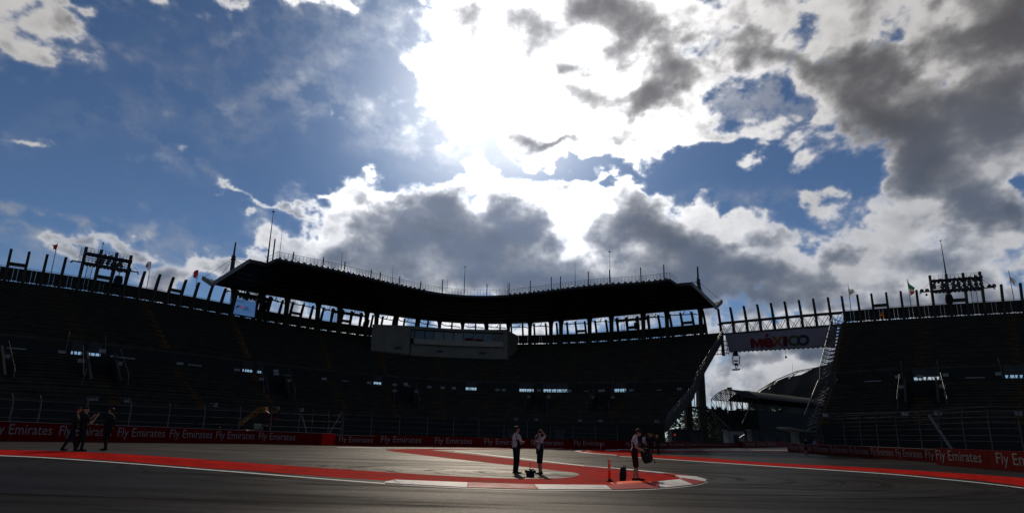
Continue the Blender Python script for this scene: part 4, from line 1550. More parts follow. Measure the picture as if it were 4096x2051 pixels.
mb.tube([a0 - d * .3, a1 - d * .3, a1 - d * .05 + UPZ * .15, a1 + UPZ * -.2], .035, 5)
mb.tube([a0 - d * .12, a1 - d * .12 - UPZ * .2], .03, 5)
make('climbing_rail', mb, M['steel'], rk)
rack('low floodlight rack just behind the lit video screen under the roof', [925, 970, 1016, 1064], 2.5, (1.3, 1.6), [(.12 + .1 * k, 1.5) for k in range(9)], ladder=1, arms=True)
rack('low floodlight rack under the roof left of the press box', [1318, 1357, 1394, 1433], 2.5, (), [], ladder=1, arms=True)
rack('low floodlight rack under the right half of the roof', [2475, 2513, 2557, 2600], 2.5, (), [], ladder=1, arms=True)


def speaker(label, px, dz, s, tilt, hang):
    p, t, inn = rim_frame(px)
    c = Vector((p.x, p.y, P_TOP + dz)) + inn * .8
    root = thing('loudspeaker', label, 'loudspeaker', c, 'loudspeaker clusters on the rim')
    mb_ = MB()
    ax = (t, inn, UPZ)
    secs = []
    for k in range(7):
        u = k / 6
        w = s * (.42 + .14 * math.sin(math.pi * min(u * 1.1, 1)))
        o = inn * tilt * u * u + c + UPZ * (s * 1.5 * (u - .5))
        secs.append([o - t * w - inn * .35, o + t * w - inn * .35, o + t * w + inn * .35, o - t * w + inn * .35])
    mb_.sweep(secs)
    make('cabinet', mb_, M['black'], root)
    mb_ = MB()
    mb_.bar(c + UPZ * s * .7, c + UPZ * (s * .7 + hang), .09)
    mb_.bar(c + UPZ * (s * .7 + hang) - t * .35, c + UPZ * (s * .7 + hang) + t * .35, .16)
    make('bracket', mb_, M['steel'], root)


speaker('black loudspeaker cluster hanging inside the far left floodlight rack', 453, .35, .95, .1, .75)
speaker('black loudspeaker cluster tilted forward just right of the video screen', 1036, .55, .95, .75, .35)
speaker('black loudspeaker cluster tilted forward left of the press box', 1452, .55, .95, .75, .4)
speaker('black loudspeaker cluster hanging under the right half of the roof', 2556, .75, .9, .15, .3)
speaker('black loudspeaker cluster hanging inside the right end floodlight rack', 3804, .75, .95, .1, .3)


# ---------------------------------------------------------------- flags on the rim
def flag(label, base, topy, cloth, cols, h0=P_TOP):
    """cloth: photo points across the flag, rows from the pole outwards"""
    p, t, inn = rim_frame(base)
    b = Vector((p.x, p.y, RIM_Z + .2)) + inn * .3
    root = thing('flag', label, 'flag', b, 'flags on the grandstand rim')
    x = to_px(b)[0]
    tp = at_y(topy[0], topy[1], b.y)
    b = Vector((tp.x, b.y, b.z))
    root.location = b
    ORIGIN[root] = b
    top = Vector((b.x, b.y, tp.z))
    mb_ = MB()
    mb_.tube([b, top], [.06, .04], 6)
    make('pole', mb_, M['steel'], root)
    rows = []
    for i, (c0, c1) in enumerate(cloth):
        A, B = at_y(c0[0], c0[1], b.y - .10 - .05 * (i % 2)), at_y(c1[0], c1[1], b.y - .06 - .12 * ((i + 1) % 2))
        rows.append([A.lerp(B, k / 6) + Vector((0, .10 * math.sin(i * 1.7 + k * .9), 0)) for k in range(7)])
    mb_ = MB()
    base_i = 0
    n = len(rows)
    for i in range(n - 1):
        for k in range(6):
            q = [rows[i][k], rows[i + 1][k], rows[i + 1][k + 1], rows[i][k + 1]]
            mb_.add(q, [(0, 1, 2, 3)], mat=cols(i / (n - 1), k / 6))
    make('cloth', mb_, [FLAG_RED, FLAG_WHITE, FLAG_GREEN, FLAG_DARK], root, recalc=False, smooth=True)


FLAG_RED = mat('flag_red', (0.22, 0.02, 0.02), .8, trans=.35, var=.15)
FLAG_WHITE = mat('flag_white', (0.40, 0.39, 0.39), .8, trans=.35, var=.1)
FLAG_GREEN = mat('flag_green', (0.02, 0.12, 0.06), .8, trans=.5, var=.15)
FLAG_DARK = mat('flag_dark', (0.05, 0.05, 0.08), .8, trans=.4, var=.15)
flag('crumpled red flag on a pole left of the far left floodlight rack', 200, (230, 972), [((231, 976), (220, 1010)), ((222, 977), (221, 1000)), ((215, 980), (222, 998)), ((210, 977), (213, 997))], lambda u, v: 0 if v < .75 else 1)
flag('pale flag with a dark emblem just right of the far left floodlight rack', 590, (605, 1046), [((605, 1048), (595, 1084)), ((598, 1045), (590, 1078)), ((592, 1046), (584, 1072)), ((586, 1054), (582, 1064))], lambda u, v: 3 if .3 < u < .8 and .25 < v < .75 else 1)
flag('red and dark flag on the third pole left of the roof end', 778, (794, 1079), [((794, 1081), (786, 1115)), ((786, 1078), (778, 1111)), ((778, 1084), (773, 1108)), ((774, 1092), (772, 1103))], lambda u, v: 0 if u < .5 or v > .6 else (3 if v < .4 else 1))
flag('pale translucent flag streaming right of its pole above the banner end', 3408, (3392, 1139), [((3396, 1150), (3398, 1183)), ((3402, 1158), (3404, 1180)), ((3409, 1155), (3412, 1174)), ((3416, 1162), (3417, 1166))], lambda u, v: 3 if .4 < v < .55 else 1)
flag('green white and red flag streaming right of its pole left of the right floodlight rack', 3645, (3629, 1117), [((3631, 1121), (3641, 1184)), ((3639, 1135), (3646, 1179)), ((3648, 1143), (3653, 1176)), ((3658, 1150), (3658, 1169))], lambda u, v: 2 if v < .36 else (1 if v < .62 else 0))
flag('drooping pale flag at the far right edge beyond the right floodlight rack', 4055, (4034, 1081), [((4037, 1102), (4042, 1127)), ((4047, 1107), (4048, 1128)), ((4055, 1113), (4054, 1137)), ((4063, 1125), (4059, 1145))], lambda u, v: 3 if .4 < v < .6 else 1)

# ---------------------------------------------------------------- truss across the gap, banner, hanging camera rig
gap = [rim_at(x) for x in range(2885, 3397, 15)]
truss = thing('bridge_truss', 'open lattice truss with upright fins bridging the gap between the two grandstands', 'truss', gap[len(gap) // 2])
TZ, BZ = RIM_Z + 1.95, RIM_Z - .15
for z, w in ((TZ, .26), (BZ, .22)):
    mb = MB()
    for a, b in zip(gap, gap[1:]):
        mb.bar(Vector((a.x, a.y, z)), Vector((b.x, b.y, z)), w)
    make('chord', mb, M['steel'], truss)
    mb = MB()
    for a, b in zip(gap, gap[1:]):
        mb.bar(Vector((a.x, a.y + 1.8, z)), Vector((b.x, b.y + 1.8, z)), w * .7)
    make('chord', mb, M['steel'], truss)
for px in GAP_POSTS:
    make('rim_post', post_mesh(px, RIM_Z - (1.2 if px > 2890 else 4.2), POST_TOP), M['concrete'], truss)
gp = GAP_POSTS + [3382]
for i, (a, b) in enumerate(zip(gp, gp[1:])):
    A, B = rim_at(a), rim_at(b)
    mb = MB()
    V = lambda p, z, dy=0.0: Vector((p.x, p.y + dy, z))
    mb.bar(V(A, TZ), V(A.lerp(B, .62), BZ), .08)
    mb.bar(V(A, TZ), V(A.lerp(B, .36), BZ), .07)
    mb.bar(V(B, TZ), V(A.lerp(B, .38), BZ), .08)
    mb.bar(V(B, TZ, .2), V(A.lerp(B, .82), BZ), .06)
    mb.bar(V(A, TZ, 1.8), V(A.lerp(B, .5), BZ, 1.8), .06)
    mb.bar(V(B, TZ, 1.8), V(A.lerp(B, .5), BZ, 1.8), .06)
    if i % 2 == 0:
        mb.bar(V(A.lerp(B, .3), BZ), V(A.lerp(B, .25), BZ + .95), .05)
    make('brace', mb, M['steel'], truss)
mb = MB()
p0 = rim_at(2870)
for z in (18.8, 18.0, 17.2, 16.5):
    mb.bar(Vector((p0.x - 1.5, p0.y + .5, z)), Vector((rim_at(2915).x, rim_at(2915).y + .5, z + .25)), .12)
for k in range(5):
    mb.bar(Vector((p0.x + .5 * k, p0.y + .5, 16.5)), Vector((p0.x + .5 * k + (.9 if k % 2 else -.4), p0.y + .5, RIM_Z)), .07)
make('bracket_frame', mb, M['steel'], truss)

ba, bb = rim_at(2901), rim_at(3355)
ya, yb = ba.y - 1.2, bb.y - 1.2
bTL, bTR, bBR, bBL = at_y(2901, 1337, ya), at_y(3350, 1304, yb), at_y(3340, 1383, yb - .3), at_y(2917, 1405, ya - .3)
banner = thing('banner', 'wide pale hanging banner with colourful country name lettering in the gap between grandstands', 'banner', (bTL + bBR) / 2)
bn = (bTR - bTL).cross(bBL - bTL).normalized()
if bn.y > 0:
    bn = -bn
bp = lambda u, v, dd=0.0: (bTL.lerp(bTR, u)).lerp(bBL.lerp(bBR, u), v) + bn * dd
bannermat = mat('banner_cloth', (0.17, 0.15, 0.18), .85, var=.06, scale=.4)
mb = MB()
rows = []
for i in range(25):
    rows.append([bp(i / 24, k / 5, .05 * math.sin(i * .9 + k * .4)) for k in range(6)])
mb.grid(rows)
mb.grid([[q - bn * .06 for q in r] for r in rows])
make('cloth', mb, bannermat, banner)
mb = MB()
for k in range(23):
    q = bp(.02 + .96 * k / 22, 1.0, -.2)
    mb.box(q - UPZ * .1, (.22, .2, .22))
tag(make('tie', mb, M['steel'], banner), kind='stuff')
mb = MB()
mb.bar(bTL + UPZ * .1, bTR + UPZ * .1, .14)
mb.bar(bBL - UPZ * .03, bBR - UPZ * .03, .14)
make('banner_pole', mb, M['steel'], banner)
q = bp(.555, 1.0)
mb = MB()
mb.tube([q, q - UPZ * 1.3], .03, 5)
mb.lathe(q - UPZ * 1.5, [(.05, -.2), (.2, 0), (.05, .3)], n=6)
make('hanging_lamp', mb, M['steel'], banner)


def glyphs(text, bold=0.0, res=3):
    """triangulated lettering normalised to the unit square"""
    cu = bpy.data.curves.new('lettering', 'FONT')
    cu.body = text
    cu.offset = bold
    cu.resolution_u = res
    ob = bpy.data.objects.new('lettering', cu)
    COL.objects.link(ob)
    dg = bpy.context.evaluated_depsgraph_get()
    dg.update()
    me = bpy.data.meshes.new_from_object(ob.evaluated_get(dg))
    vs_ = np.array([v.co[:2] for v in me.vertices])
    fs = [list(p.vertices) for p in me.polygons]
    bpy.data.objects.remove(ob)
    bpy.data.curves.remove(cu)
    bpy.data.meshes.remove(me)
    lo, hi = vs_.min(0), vs_.max(0)
    return (vs_ - lo) / (hi - lo), fs


def to_uv(px, py):
    """photo pixel on the banner to banner coordinates"""
    u = (px - 2901) / (3350 - 2901)
    t0, t1 = 1337 + (1304 - 1337) * u, 1405 + (1383 - 1405) * u
    return u, (py - t0) / (t1 - t0)


for ch, x0, x1, y0, y1, c, b in (('M', 3004, 3060, 1353, 1391, (0.125, 0.007, 0.007), .012), ('e', 3057, 3103, 1349, 1389, (0.132, 0.005, 0.007), .04), ('X', 3096, 3144, 1344, 1385, (0.149, 0.043, 0.003), .035), ('I', 3143, 3161, 1343, 1384, (0.053, 0.003, 0.010), .05),
                                 ('C', 3162, 3205, 1339, 1383, (0.033, 0.063, 0.007), .04), ('O', 3199, 3249, 1337, 1381, (0.007, 0.026, 0.040), .04)):
    if ch == 'M':                # heavy splayed capital, drawn by hand
        gv, gf = [(0, 0), (.03, .98), (.30, 1), (.51, .52), (.70, 1), (.97, .98), (1, 0), (.75, 0), (.73, .50), (.58, .10), (.42, .10), (.27, .50), (.25, 0)], [list(range(13))]
    else:
        gv, gf = glyphs(ch, b)
    mb = MB()
    pts = []
    for gx, gy in gv:
        u, v = to_uv(x0 + (x1 - x0) * gx, y1 + (y0 - y1) * gy)
        pts.append(bp(u, v, .085))
    mb.add(pts, gf)
    make('lettering', mb, mat('banner_print', c, .7, var=.08), banner, recalc=False)
u0 = [to_uv(*p) for p in ((3069, 1343), (3078, 1332), (3087, 1338), (3077, 1347))]
mb = MB()
mb.add([bp(u, v, .085) for u, v in u0], [(0, 1, 2, 3)])
make('lettering', mb, mat('banner_print', (.13, .006, .008), .7), banner, recalc=False)

yr = ya - .4
rig = thing('camera_rig', 'black framed remote camera rig hanging below the left end of the banner', 'camera rig', at_y(2944, 1440, yr))
mb = MB()
P = lambda x, y: at_y(x, y, yr)
mb.hexa([P(2934, 1422), P(2953, 1422), P(2951, 1404), P(2937, 1404)], [v + Vector((0, .6, 0)) for v in (P(2934, 1422), P(2953, 1422), P(2951, 1404), P(2937, 1404))])
make('mount', mb, M['black'], rig)
mb = MB()
mb.tube([P(2932, 1421), P(2955, 1421), P(2957.5, 1424), P(2957.5, 1455), P(2955, 1458), P(2935, 1458), P(2932, 1455), P(2931, 1424), P(2932, 1421)], .085, 6)
mb.bar(P(2931, 1445), P(2957, 1445), .09)
make('frame', mb, M['black'], rig)
mb = MB()
mb.lathe(P(2944.5, 1443.5), [(.05, -.1), (.3, -.08), (.3, .05), (.12, .12)], n=8)
mb.bar(P(2937, 1439), P(2950, 1444), .1)
mb.bar(P(2952, 1437), P(2940, 1444), .1)
mb.lathe(P(2944.5, 1454), [(.30, -.1), (.36, 0), (.30, .1), (.1, .14)], n=10)
make('gimbal', mb, M['black'], rig)
mb = MB()
mb.bar(P(2940.5, 1459), P(2941.5, 1473), .1)
mb.bar(P(2949, 1459), P(2949.5, 1471), .1)
mb.bar(P(2941, 1461), P(2949.5, 1461), .1)
mb.hexa([P(2932.5, 1480), P(2957, 1479.5), P(2957, 1475), P(2932.5, 1474)], [v + Vector((0, .5, 0)) for v in (P(2932.5, 1480), P(2957, 1479.5), P(2957, 1475), P(2932.5, 1474))])
mb.hexa([P(2957, 1479), P(2961.5, 1476.5), P(2961.5, 1475.5), P(2955, 1471.5)], [v + Vector((0, .3, 0)) for v in (P(2957, 1479), P(2961.5, 1476.5), P(2961.5, 1475.5), P(2955, 1471.5))])
mb.bar(P(2945, 1474), P(2946, 1469), .12)
make('camera_body', mb, M['black'], rig)

# ---------------------------------------------------------------- barriers with their lettering
FLY = glyphs('Fly Emirates', 0.0, 2)
FLY3 = glyphs('Fly', 0.0, 2)


def ylerp(tab, x):
    a = np.array(tab, float)
    if x < a[0, 0]:
        return float(a[0, 1] + (x - a[0, 0]) * (a[1, 1] - a[0, 1]) / (a[1, 0] - a[0, 0]))
    return float(np.interp(x, a[:, 0], a[:, 1]))


def barrier(label, bot, top, words, vspan=(.10, .82), cap=True, ends=None, colour='red', last=None):
    x0, x1 = bot[0][0], bot[-1][0]
    cuts = [x0]
    for a, b in zip(words, words[1:]):
        cuts.append((a[1] + b[0]) / 2)
    cuts.append(x1)
    if ends:
        cuts[-1:] = ends
    g = lambda x: at_g(x, ylerp(bot, x))
    hz = lambda x: at_y(x, ylerp(top, x), g(x).y).z
    root = thing('barrier', label, 'barrier', g((x0 + x1) / 2), 'red trackside barriers')
    for i, (a, b) in enumerate(zip(cuts, cuts[1:])):
        A, B = g(a), g(b)
        d = (B - A).normalized()
        A, B = A + d * .012, B - d * .012
        nrm = Vector((d.y, -d.x, 0))
        if nrm.dot(A - cam.location) > 0:
            nrm = -nrm
        hA, hB = hz(a), hz(b)
        back = -nrm * .55
        mb_ = MB()
        lo = UPZ * .02
        mb_.hexa([A + lo, B + lo, B + lo + back, A + lo + back], [A + UPZ * hA, B + UPZ * hB, B + UPZ * hB + back, A + UPZ * hA + back])
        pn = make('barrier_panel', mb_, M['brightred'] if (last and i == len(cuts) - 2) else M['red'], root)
        if last and i == len(cuts) - 2:
            pn['label'] = 'brighter red blank end panel'
        if cap:
            mb_ = MB()
            off = UPZ * .012
            mb_.hexa([A + UPZ * hA + off + back * .05, B + UPZ * hB + off + back * .05, B + UPZ * hB + off + back * .5, A + UPZ * hA + off + back * .5],
                     [v + UPZ * .03 for v in (A + UPZ * hA + off + back * .05, B + UPZ * hB + off + back * .05, B + UPZ * hB + off + back * .5, A + UPZ * hA + off + back * .5)])
            make('sun_edge_strip', mb_, M['offwhite'], root)  # added pale strip: sunlight along the top edge put into the colour
        for w in words:
            xa, xb = w[0], w[1]
            if not (a - 1 <= (xa + xb) / 2 <= b + 1):
                continue
            gv, gf = FLY if len(w) == 2 else FLY3
            mb_ = MB()
            P_, Q_ = g(xa), g(xb)
            ta = (P_ - A).dot(d) / (B - A).length
            tb = (Q_ - A).dot(d) / (B - A).length
            pts = []
            for gx, gy in gv:
                u = ta + (tb - ta) * gx
                v = 1 - (vspan[1] + (vspan[0] - vspan[1]) * gy)
                pts.append(A.lerp(B, u) + UPZ * (hA + (hB - hA) * u) * v + nrm * .008)
            mb_.add(pts, gf)
            o = make('lettering', mb_, M['letter'], pn, recalc=False)
    return root


barrier('long red lettered barrier behind the dark suited group, ending in a bright red block',
        [(-700, 1756), (0, 1762.5), (436, 1767), (1024, 1774), (1285, 1779.5), (1340, 1780.5)], [(-700, 1694), (0, 1714), (436, 1723), (1024, 1737), (1340, 1745)],
        [(-330, -90), (-50, 200), (230, 440), (465, 655), (675, 845), (860, 1015), (1032, 1178)], ends=[1285, 1340], last=True)
barrier('short low red lettered barrier just right of the bright red block', [(1345, 1781), (1500, 1783.8)], [(1345, 1749), (1500, 1751.5)], [(1354, 1490)])
barrier('red lettered barrier across the middle behind the standing man and woman', [(1501, 1783.5), (2048, 1791), (2489, 1793.5)], [(1501, 1744), (2048, 1754), (2489, 1760)],
        [(1522, 1684), (1738, 1886), (1937, 2090), (2124, 2252), (2296, 2418)], cap=False, ends=[2440, 2489])
barrier('distant red lettered barrier behind the three men with the hats', [(2496, 1793.2), (2724, 1791.5), (2962, 1789.5)], [(2496, 1763.5), (2724, 1765.2), (2962, 1771.5)],
        [(2505, 2582), (2594, 2667), (2677, 2742), (2748, 2786), (2790, 2826), (2830, 2862), (2866, 2895), (2898, 2925), (2928, 2952)], cap=False)
barrier('farthest dim red barrier in front of the covered grandstand', [(2972, 1790.5), (3060, 1789), (3147, 1786)], [(2972, 1764), (3060, 1765), (3148, 1765.3)], [(2985, 3021), (3030, 3065), (3072, 3104)], cap=False)
barrier('red lettered barrier with painted sunlit top running along the right towards the nearer barrier', [(3151, 1805), (3279, 1814.5), (3500, 1831), (3744, 1848)], [(3151, 1771.5), (3279, 1777.5), (3500, 1787), (3744, 1797)],
        [(3155, 3195), (3199, 3249), (3256, 3315), (3323, 3392), (3400, 3478), (3487, 3576), (3587, 3692), (3705, 3741, 1)], vspan=(.09, .90))
barrier('nearest tall red barrier with large white lettering at the right edge', [(3745, 1857), (4096, 1886), (4500, 1921)], [(3745, 1791), (4096, 1805), (4500, 1821)],
        [(3750, 3933), (3994, 4250), (4310, 4480)], vspan=(.10, .88), cap=False)

# ---------------------------------------------------------------- debris fences behind them


def catch_fence(label, posts, bot, back, h, cables, curl=.5, braces=()):
    g = lambda x: at_g(x, ylerp(bot, x)) + Vector((0, back, 0))
    root = thing('catch_fence', label, 'fence', g(posts[len(posts) // 2]), 'debris fences behind the barriers')
    for x in posts:
        p = g(x)
        mb_ = MB()
        mb_.tube([p, p + UPZ * h * .75, p + UPZ * h * .92 + Vector((0, -curl * .35, 0)), p + UPZ * h + Vector((0, -curl, 0))], .045, 6)
        make('fence_post', mb_, M['fence'], root)
    for z in cables:
        mb_ = MB()
        dy = -curl * max(0, (z / h - .8) / .2)
        mb_.tube([g(x) + UPZ * z + Vector((0, dy, 0)) for x in posts], .016, 4)
        make('fence_cable', mb_, M['fence'], root)
    for x0, z0, x1, z1, r_ in braces:
        mb_ = MB()
        mb_.tube([g(x0) + UPZ * z0 + Vector((0, -.5, 0)), g(x1) + UPZ * z1], r_, 6)
        make('fence_brace', mb_, M['lightsteel'], root)
    return root


catch_fence('tall cabled debris fence with curved posts behind the right barriers', [3255, 3300, 3355, 3418, 3487, 3559, 3644, 3745, 3830, 3935, 4050, 4180],
            [(3151, 1804), (3279, 1813), (3500, 1829), (3744, 1846), (4096, 1872)], 1.6, 4.2, (1.7, 2.1, 2.6, 3.0, 3.4, 3.8, 4.1), braces=((3855, 1.0, 3795, 3.7, .11),))
catch_fence('thin posts of the debris fence behind the left red barrier', [-200, -70, 52, 254, 441, 608, 759, 910, 1042, 1160, 1215, 1284, 1338],
            [(-700, 1752), (0, 1760), (436, 1765), (1024, 1772), (1340, 1778)], 2.0, 3.1, (1.5, 2.1, 2.7), curl=.3, braces=((1293, .9, 1335, 3.0, .05), (1205, .9, 1168, 2.6, .06)))
catch_fence('thin posts of the debris fence behind the middle red barrier', [1345, 1463, 1580, 1696, 1805, 1910, 2014, 2110, 2205, 2300, 2390, 2480],
            [(1345, 1779), (2048, 1789), (2489, 1791.5)], 2.0, 3.0, (1.3, 1.8, 2.4), curl=.3)

# ---------------------------------------------------------------- beyond the gap
cg = thing('covered_grandstand', 'distant low grandstand under a long rounded roof beyond the gap', 'grandstand', at_y(2980, 1700, 190))
E0 = at_y(2846, 1634, 186)
axis = Vector((48, 45, 0)).normalized()
across = Vector((axis.y, -axis.x, 0))
W_, R_ = 9.2, 85.0


def vault(s, t, lift=0.0):
    """s along the roof, t across it 0..1"""
    q = Vector((E0.x, E0.y, 0)) + axis * s + across * (W_ * t)
    q.z = 10.1 + 4.6 * math.sin(math.pi * (.10 + .62 * t)) ** .8 - 3.0 * max(0, t - .55) + lift
    return q


mb = MB()
secs = []
for k in range(13):
    t = k / 12
    secs.append([vault(9.5, t), vault(9.5, t, .18), vault(R_, t, .18), vault(R_, t)])
mb.sweep(secs)
make('roof_shell', mb, M['panel'], cg)
for i in range(9):
    s = i * 1.15
    mb = MB()
    mb.tube([vault(s, k / 10) for k in range(11)], .13, 5)
    make('roof_rib', mb, M['steel'], cg)
for t in (0.0, .25, .5, .75, 1.0):
    mb = MB()
    mb.tube([vault(0, t), vault(9.5, t)], .10, 5)
    make('purlin', mb, M['steel'], cg)
for s in (0.0, 9.2):
    mb = MB()
    for k in range(7):
        a = vault(s, k / 6)
        mb.bar(a, Vector((a.x, a.y, 9.0)), .14)
        if k < 6:
            b = vault(s, (k + 1) / 6)
            mb.bar(a, Vector((b.x, b.y, 9.0)), .1)
    make('end_frame', mb, M['steel'], cg)
mb = MB()
a, b = vault(0, 1.0), vault(R_, 1.0)
c, d_ = vault(0, 0.0), vault(R_, 0.0)
mb.hexa([Vector((v.x, v.y, 0)) for v in (c + axis * 9, a + axis * 9, b, d_)], [Vector((v.x, v.y, 9.3)) for v in (c + axis * 9, a + axis * 9, b, d_)])
make('rear_wall', mb, M['panel'], cg)
mb = MB()
for k in range(9):
    z = 9.4 - k * .85
    o = across * (k * .9 - 1)
    p, q = c - axis * 4 + o, c + axis * 9 + o
    mb.hexa([Vector((v.x, v.y, 0)) for v in (p, q, q + across * .95, p + across * .95)], [Vector((v.x, v.y, z)) for v in (p, q, q + across * .95, p + across * .95)])
make('seating_block', mb, M['concrete'], cg)
mb = MB()
p0, p1 = Vector((c.x, c.y, 9.5)) - axis * 4, Vector((c.x, c.y, 3)) - axis * 4 + across * 7
mb.tube([p0 + UPZ * 1.2, p1 + UPZ * 1.2], .12, 5)
p0, p1 = Vector((c.x, c.y, 11.5)) + axis * 8.9 + across * 7.5, Vector((c.x, c.y, 5.5)) + axis * 2.5 + across * 7.5
mb.tube([p0, p1], .12, 5)
tag(make('raking_rail', mb, M['lightsteel'], cg), kind='stuff')
mb = MB()
rr = random.Random(3)
for k in range(70):
    q = c + axis * rr.uniform(-3.5, 8.5) + across * rr.uniform(0, 7)
    zz = 9.4 - ((q - c).dot(across) / .9) * .85
    mb.lathe((q.x, q.y, zz), [(.1, -.3), (.26, .0), (.24, .65), (.08, .72), (.13, .85), (.1, 1.0), (.02, 1.05)], n=6)
crowd = make('crowd', mb, M['fabric'], None, loc=(c.x, c.y, 9))
tag(crowd, 'dark crowd packed on the steps of the distant covered grandstand', 'crowd', kind='stuff')

ar = thing('arena', 'big faceted arena with a raking trussed roof edge beyond the covered grandstand', 'arena', at_y(3180, 1740, 300))
AY = 300.0
AX = [2992, 3040, 3092, 3150, 3205, 3262, 3330, 3420]
AT = [1600, 1565, 1527, 1508, 1497, 1468, 1452, 1440]
rowsv = [0, .28, .55, .8, 1.0]
rr = random.Random(5)
gridp = []
for i, (x, y) in enumerate(zip(AX, AT)):
    col_ = []
    for j, v in enumerate(rowsv):
        dy = (6.0 if (i + j) % 2 else 0.0) + rr.uniform(-1, 1)
        col_.append(at_y(x + (8 if j % 2 else -6) * (0 < j < 4), y + (1755 - y) * v, AY + dy + i * 4))
    gridp.append(col_)
arena_mat = mat('arena_panels', (0.055, 0.05, 0.045), .85, var=.2, scale=.05)
for i in range(len(AX) - 1):
    for j in range(4):
        q = [gridp[i][j], gridp[i + 1][j], gridp[i + 1][j + 1], gridp[i][j + 1]]
        mid_ = sum(q, Vector()) / 4 + Vector((0, -3.0 if (i + j) % 2 else 2.0, 0))
        mb = MB()
        mb.add(q + [mid_], [(0, 1, 4), (1, 2, 4), (2, 3, 4), (3, 0, 4)])
        make('facade_panel', mb, arena_mat, ar)
mb = MB()
edge1 = [at_y(x, y, AY - 4) for x, y in ((2999, 1590), (3037, 1559), (3107, 1517), (3189, 1483.5), (3290, 1465), (3420, 1450))]
edge2 = [at_y(x, y, AY - 2) for x, y in ((3010, 1590), (3045, 1562), (3112, 1522), (3193, 1488), (3290, 1470), (3420, 1455))]
for e, r_ in ((edge1, .4), (edge2, .3)):
    for p, q in zip(e, e[1:]):
        mb.bar(p, q, r_)
for (xa, ya), (xb, yb) in (((3020, 1588), (3045, 1562)), ((3075, 1558), (3112, 1522)), ((3055, 1557), (3088, 1540)), ((3125, 1519), (3170, 1516)), ((3153, 1519), (3190, 1487))):
    mb.bar(at_y(xa, ya, AY - 3), at_y(xb, yb, AY - 3), .35)
make('roof_truss', mb, M['steel'], ar)
mb = MB()
for x, y in ((3042, 1580), (3111, 1589), (3163, 1598), (3221, 1609)):
    q = at_y(x, y, 285)
    mb.lathe(q, [(.25, -.9), (.7, -.5), (.75, 0), (.1, .1)], n=8)
tag(make('roof_vent', mb, M['white'], ar), kind='stuff')

for i, (x, y0, y1, yd, lb) in enumerate(((2918, 1550, 1580, 205, 'thin lamp post with a flat head above the rounded grandstand roof, the taller one'), (2991, 1563, 1590, 240, 'short thin lamp post with a flat head just left of the arena'))):
    b, t_ = at_y(x, 1740, yd), at_y(x, y0, yd)
    b.z = 0
    t_.x = b.x = at_y(x, y0, yd).x
    sl = thing('street_lamp', lb, 'lamp post', b, 'lamp posts beyond the gap')
    mb = MB()
    mb.tube([b, t_], [.22, .14], 6)
    make('pole', mb, M['steel'], sl)
    mb = MB()
    mb.lathe(t_, [(.25, -.9), (.55, -.6), (.8, -.1), (.75, .1), (.1, .15)], n=10)
    make('lamp_head', mb, M['steel'], sl)
q = at_y(3169, 1495, 280)
mb = MB()
mb.tube([Vector((q.x, q.y, 0)), at_y(3169, 1451, 280)], [.15, .05], 5)
tag(make('radio_mast', mb, M['steel'], None, loc=(q.x, q.y, 0)), 'hair thin radio mast in front of the arena roof edge', 'mast')


def tree(label, px, y0, yd, rad, n, seed):
    t_ = at_y(px, y0, yd)
    base = Vector((t_.x, yd, 0))
    root = thing('conifer_tree', label, 'tree', base, 'trees beyond the gap')
    mb_ = MB()
    mb_.tube([base, base + UPZ * t_.z * .5, base + UPZ * t_.z * .97], [.3, .2, .04], 6)
    rr_ = random.Random(seed)
    make('trunk', mb_, M['bark'], root)
    mb_ = MB()
    for k in range(n):
        u = rr_.random() ** .8
        z = t_.z * (.12 + .88 * u)
        r_ = rad * (1 - u) ** .8 * rr_.uniform(.35, 1.05) + .1
        a = rr_.uniform(0, 6.28)
        c = base + Vector((math.cos(a) * r_, math.sin(a) * r_, z))
        o = Vector((math.cos(a), math.sin(a), -.35)) * rr_.uniform(.35, .8)
        s_ = Vector((-math.sin(a), math.cos(a), rr_.uniform(-.3, .3))) * rr_.uniform(.1, .25)
        mb_.add([c - s_ * .4, c + s_ * .4, c + o * .6 + s_, c + o, c + o * .6 - s_], [(0, 1, 2, 3, 4)])
    tag(make('crown', mb_, M['leaf'], root, recalc=False), kind='stuff')


tree('dark conifer seen through the stair lattice, between its columns', 2799, 1590, 150, 2.2, 900, 1)
tree('dark broad conifer at the left foot of the rounded grandstand roof', 2830, 1640, 170, 3.0, 900, 2)
tree('dark low tree hidden behind the left column of the lattice', 2748, 1648, 150, 3.0, 700, 4)


rr = random.Random(9)
mb = MB()
for k in range(5200):
    x = rr.uniform(20, 150)
    y = 235 + rr.uniform(-6, 12)
    top_ = 9.5 + 2.6 * math.sin(x * .23) + 1.8 * math.sin(x * .61 + 1)
    z = top_ * rr.random() ** .6
    c = Vector((x, y, z))
    a_ = Vector((rr.uniform(-1, 1), rr.uniform(-1, 1), rr.uniform(-.6, .6))).normalized() * rr.uniform(.5, 1.1)
    b_ = a_.orthogonal().normalized() * rr.uniform(.4, .9)
    mb.add([c - a_, c + b_, c + a_ * .8, c - b_ * .7], [(0, 1, 2, 3)])
o = make('woods', mb, M['leaf'], None, loc=(85, 235, 0), recalc=False)
tag(o, 'low dark line of trees far beyond the gap between the grandstands', 'trees', kind='stuff')


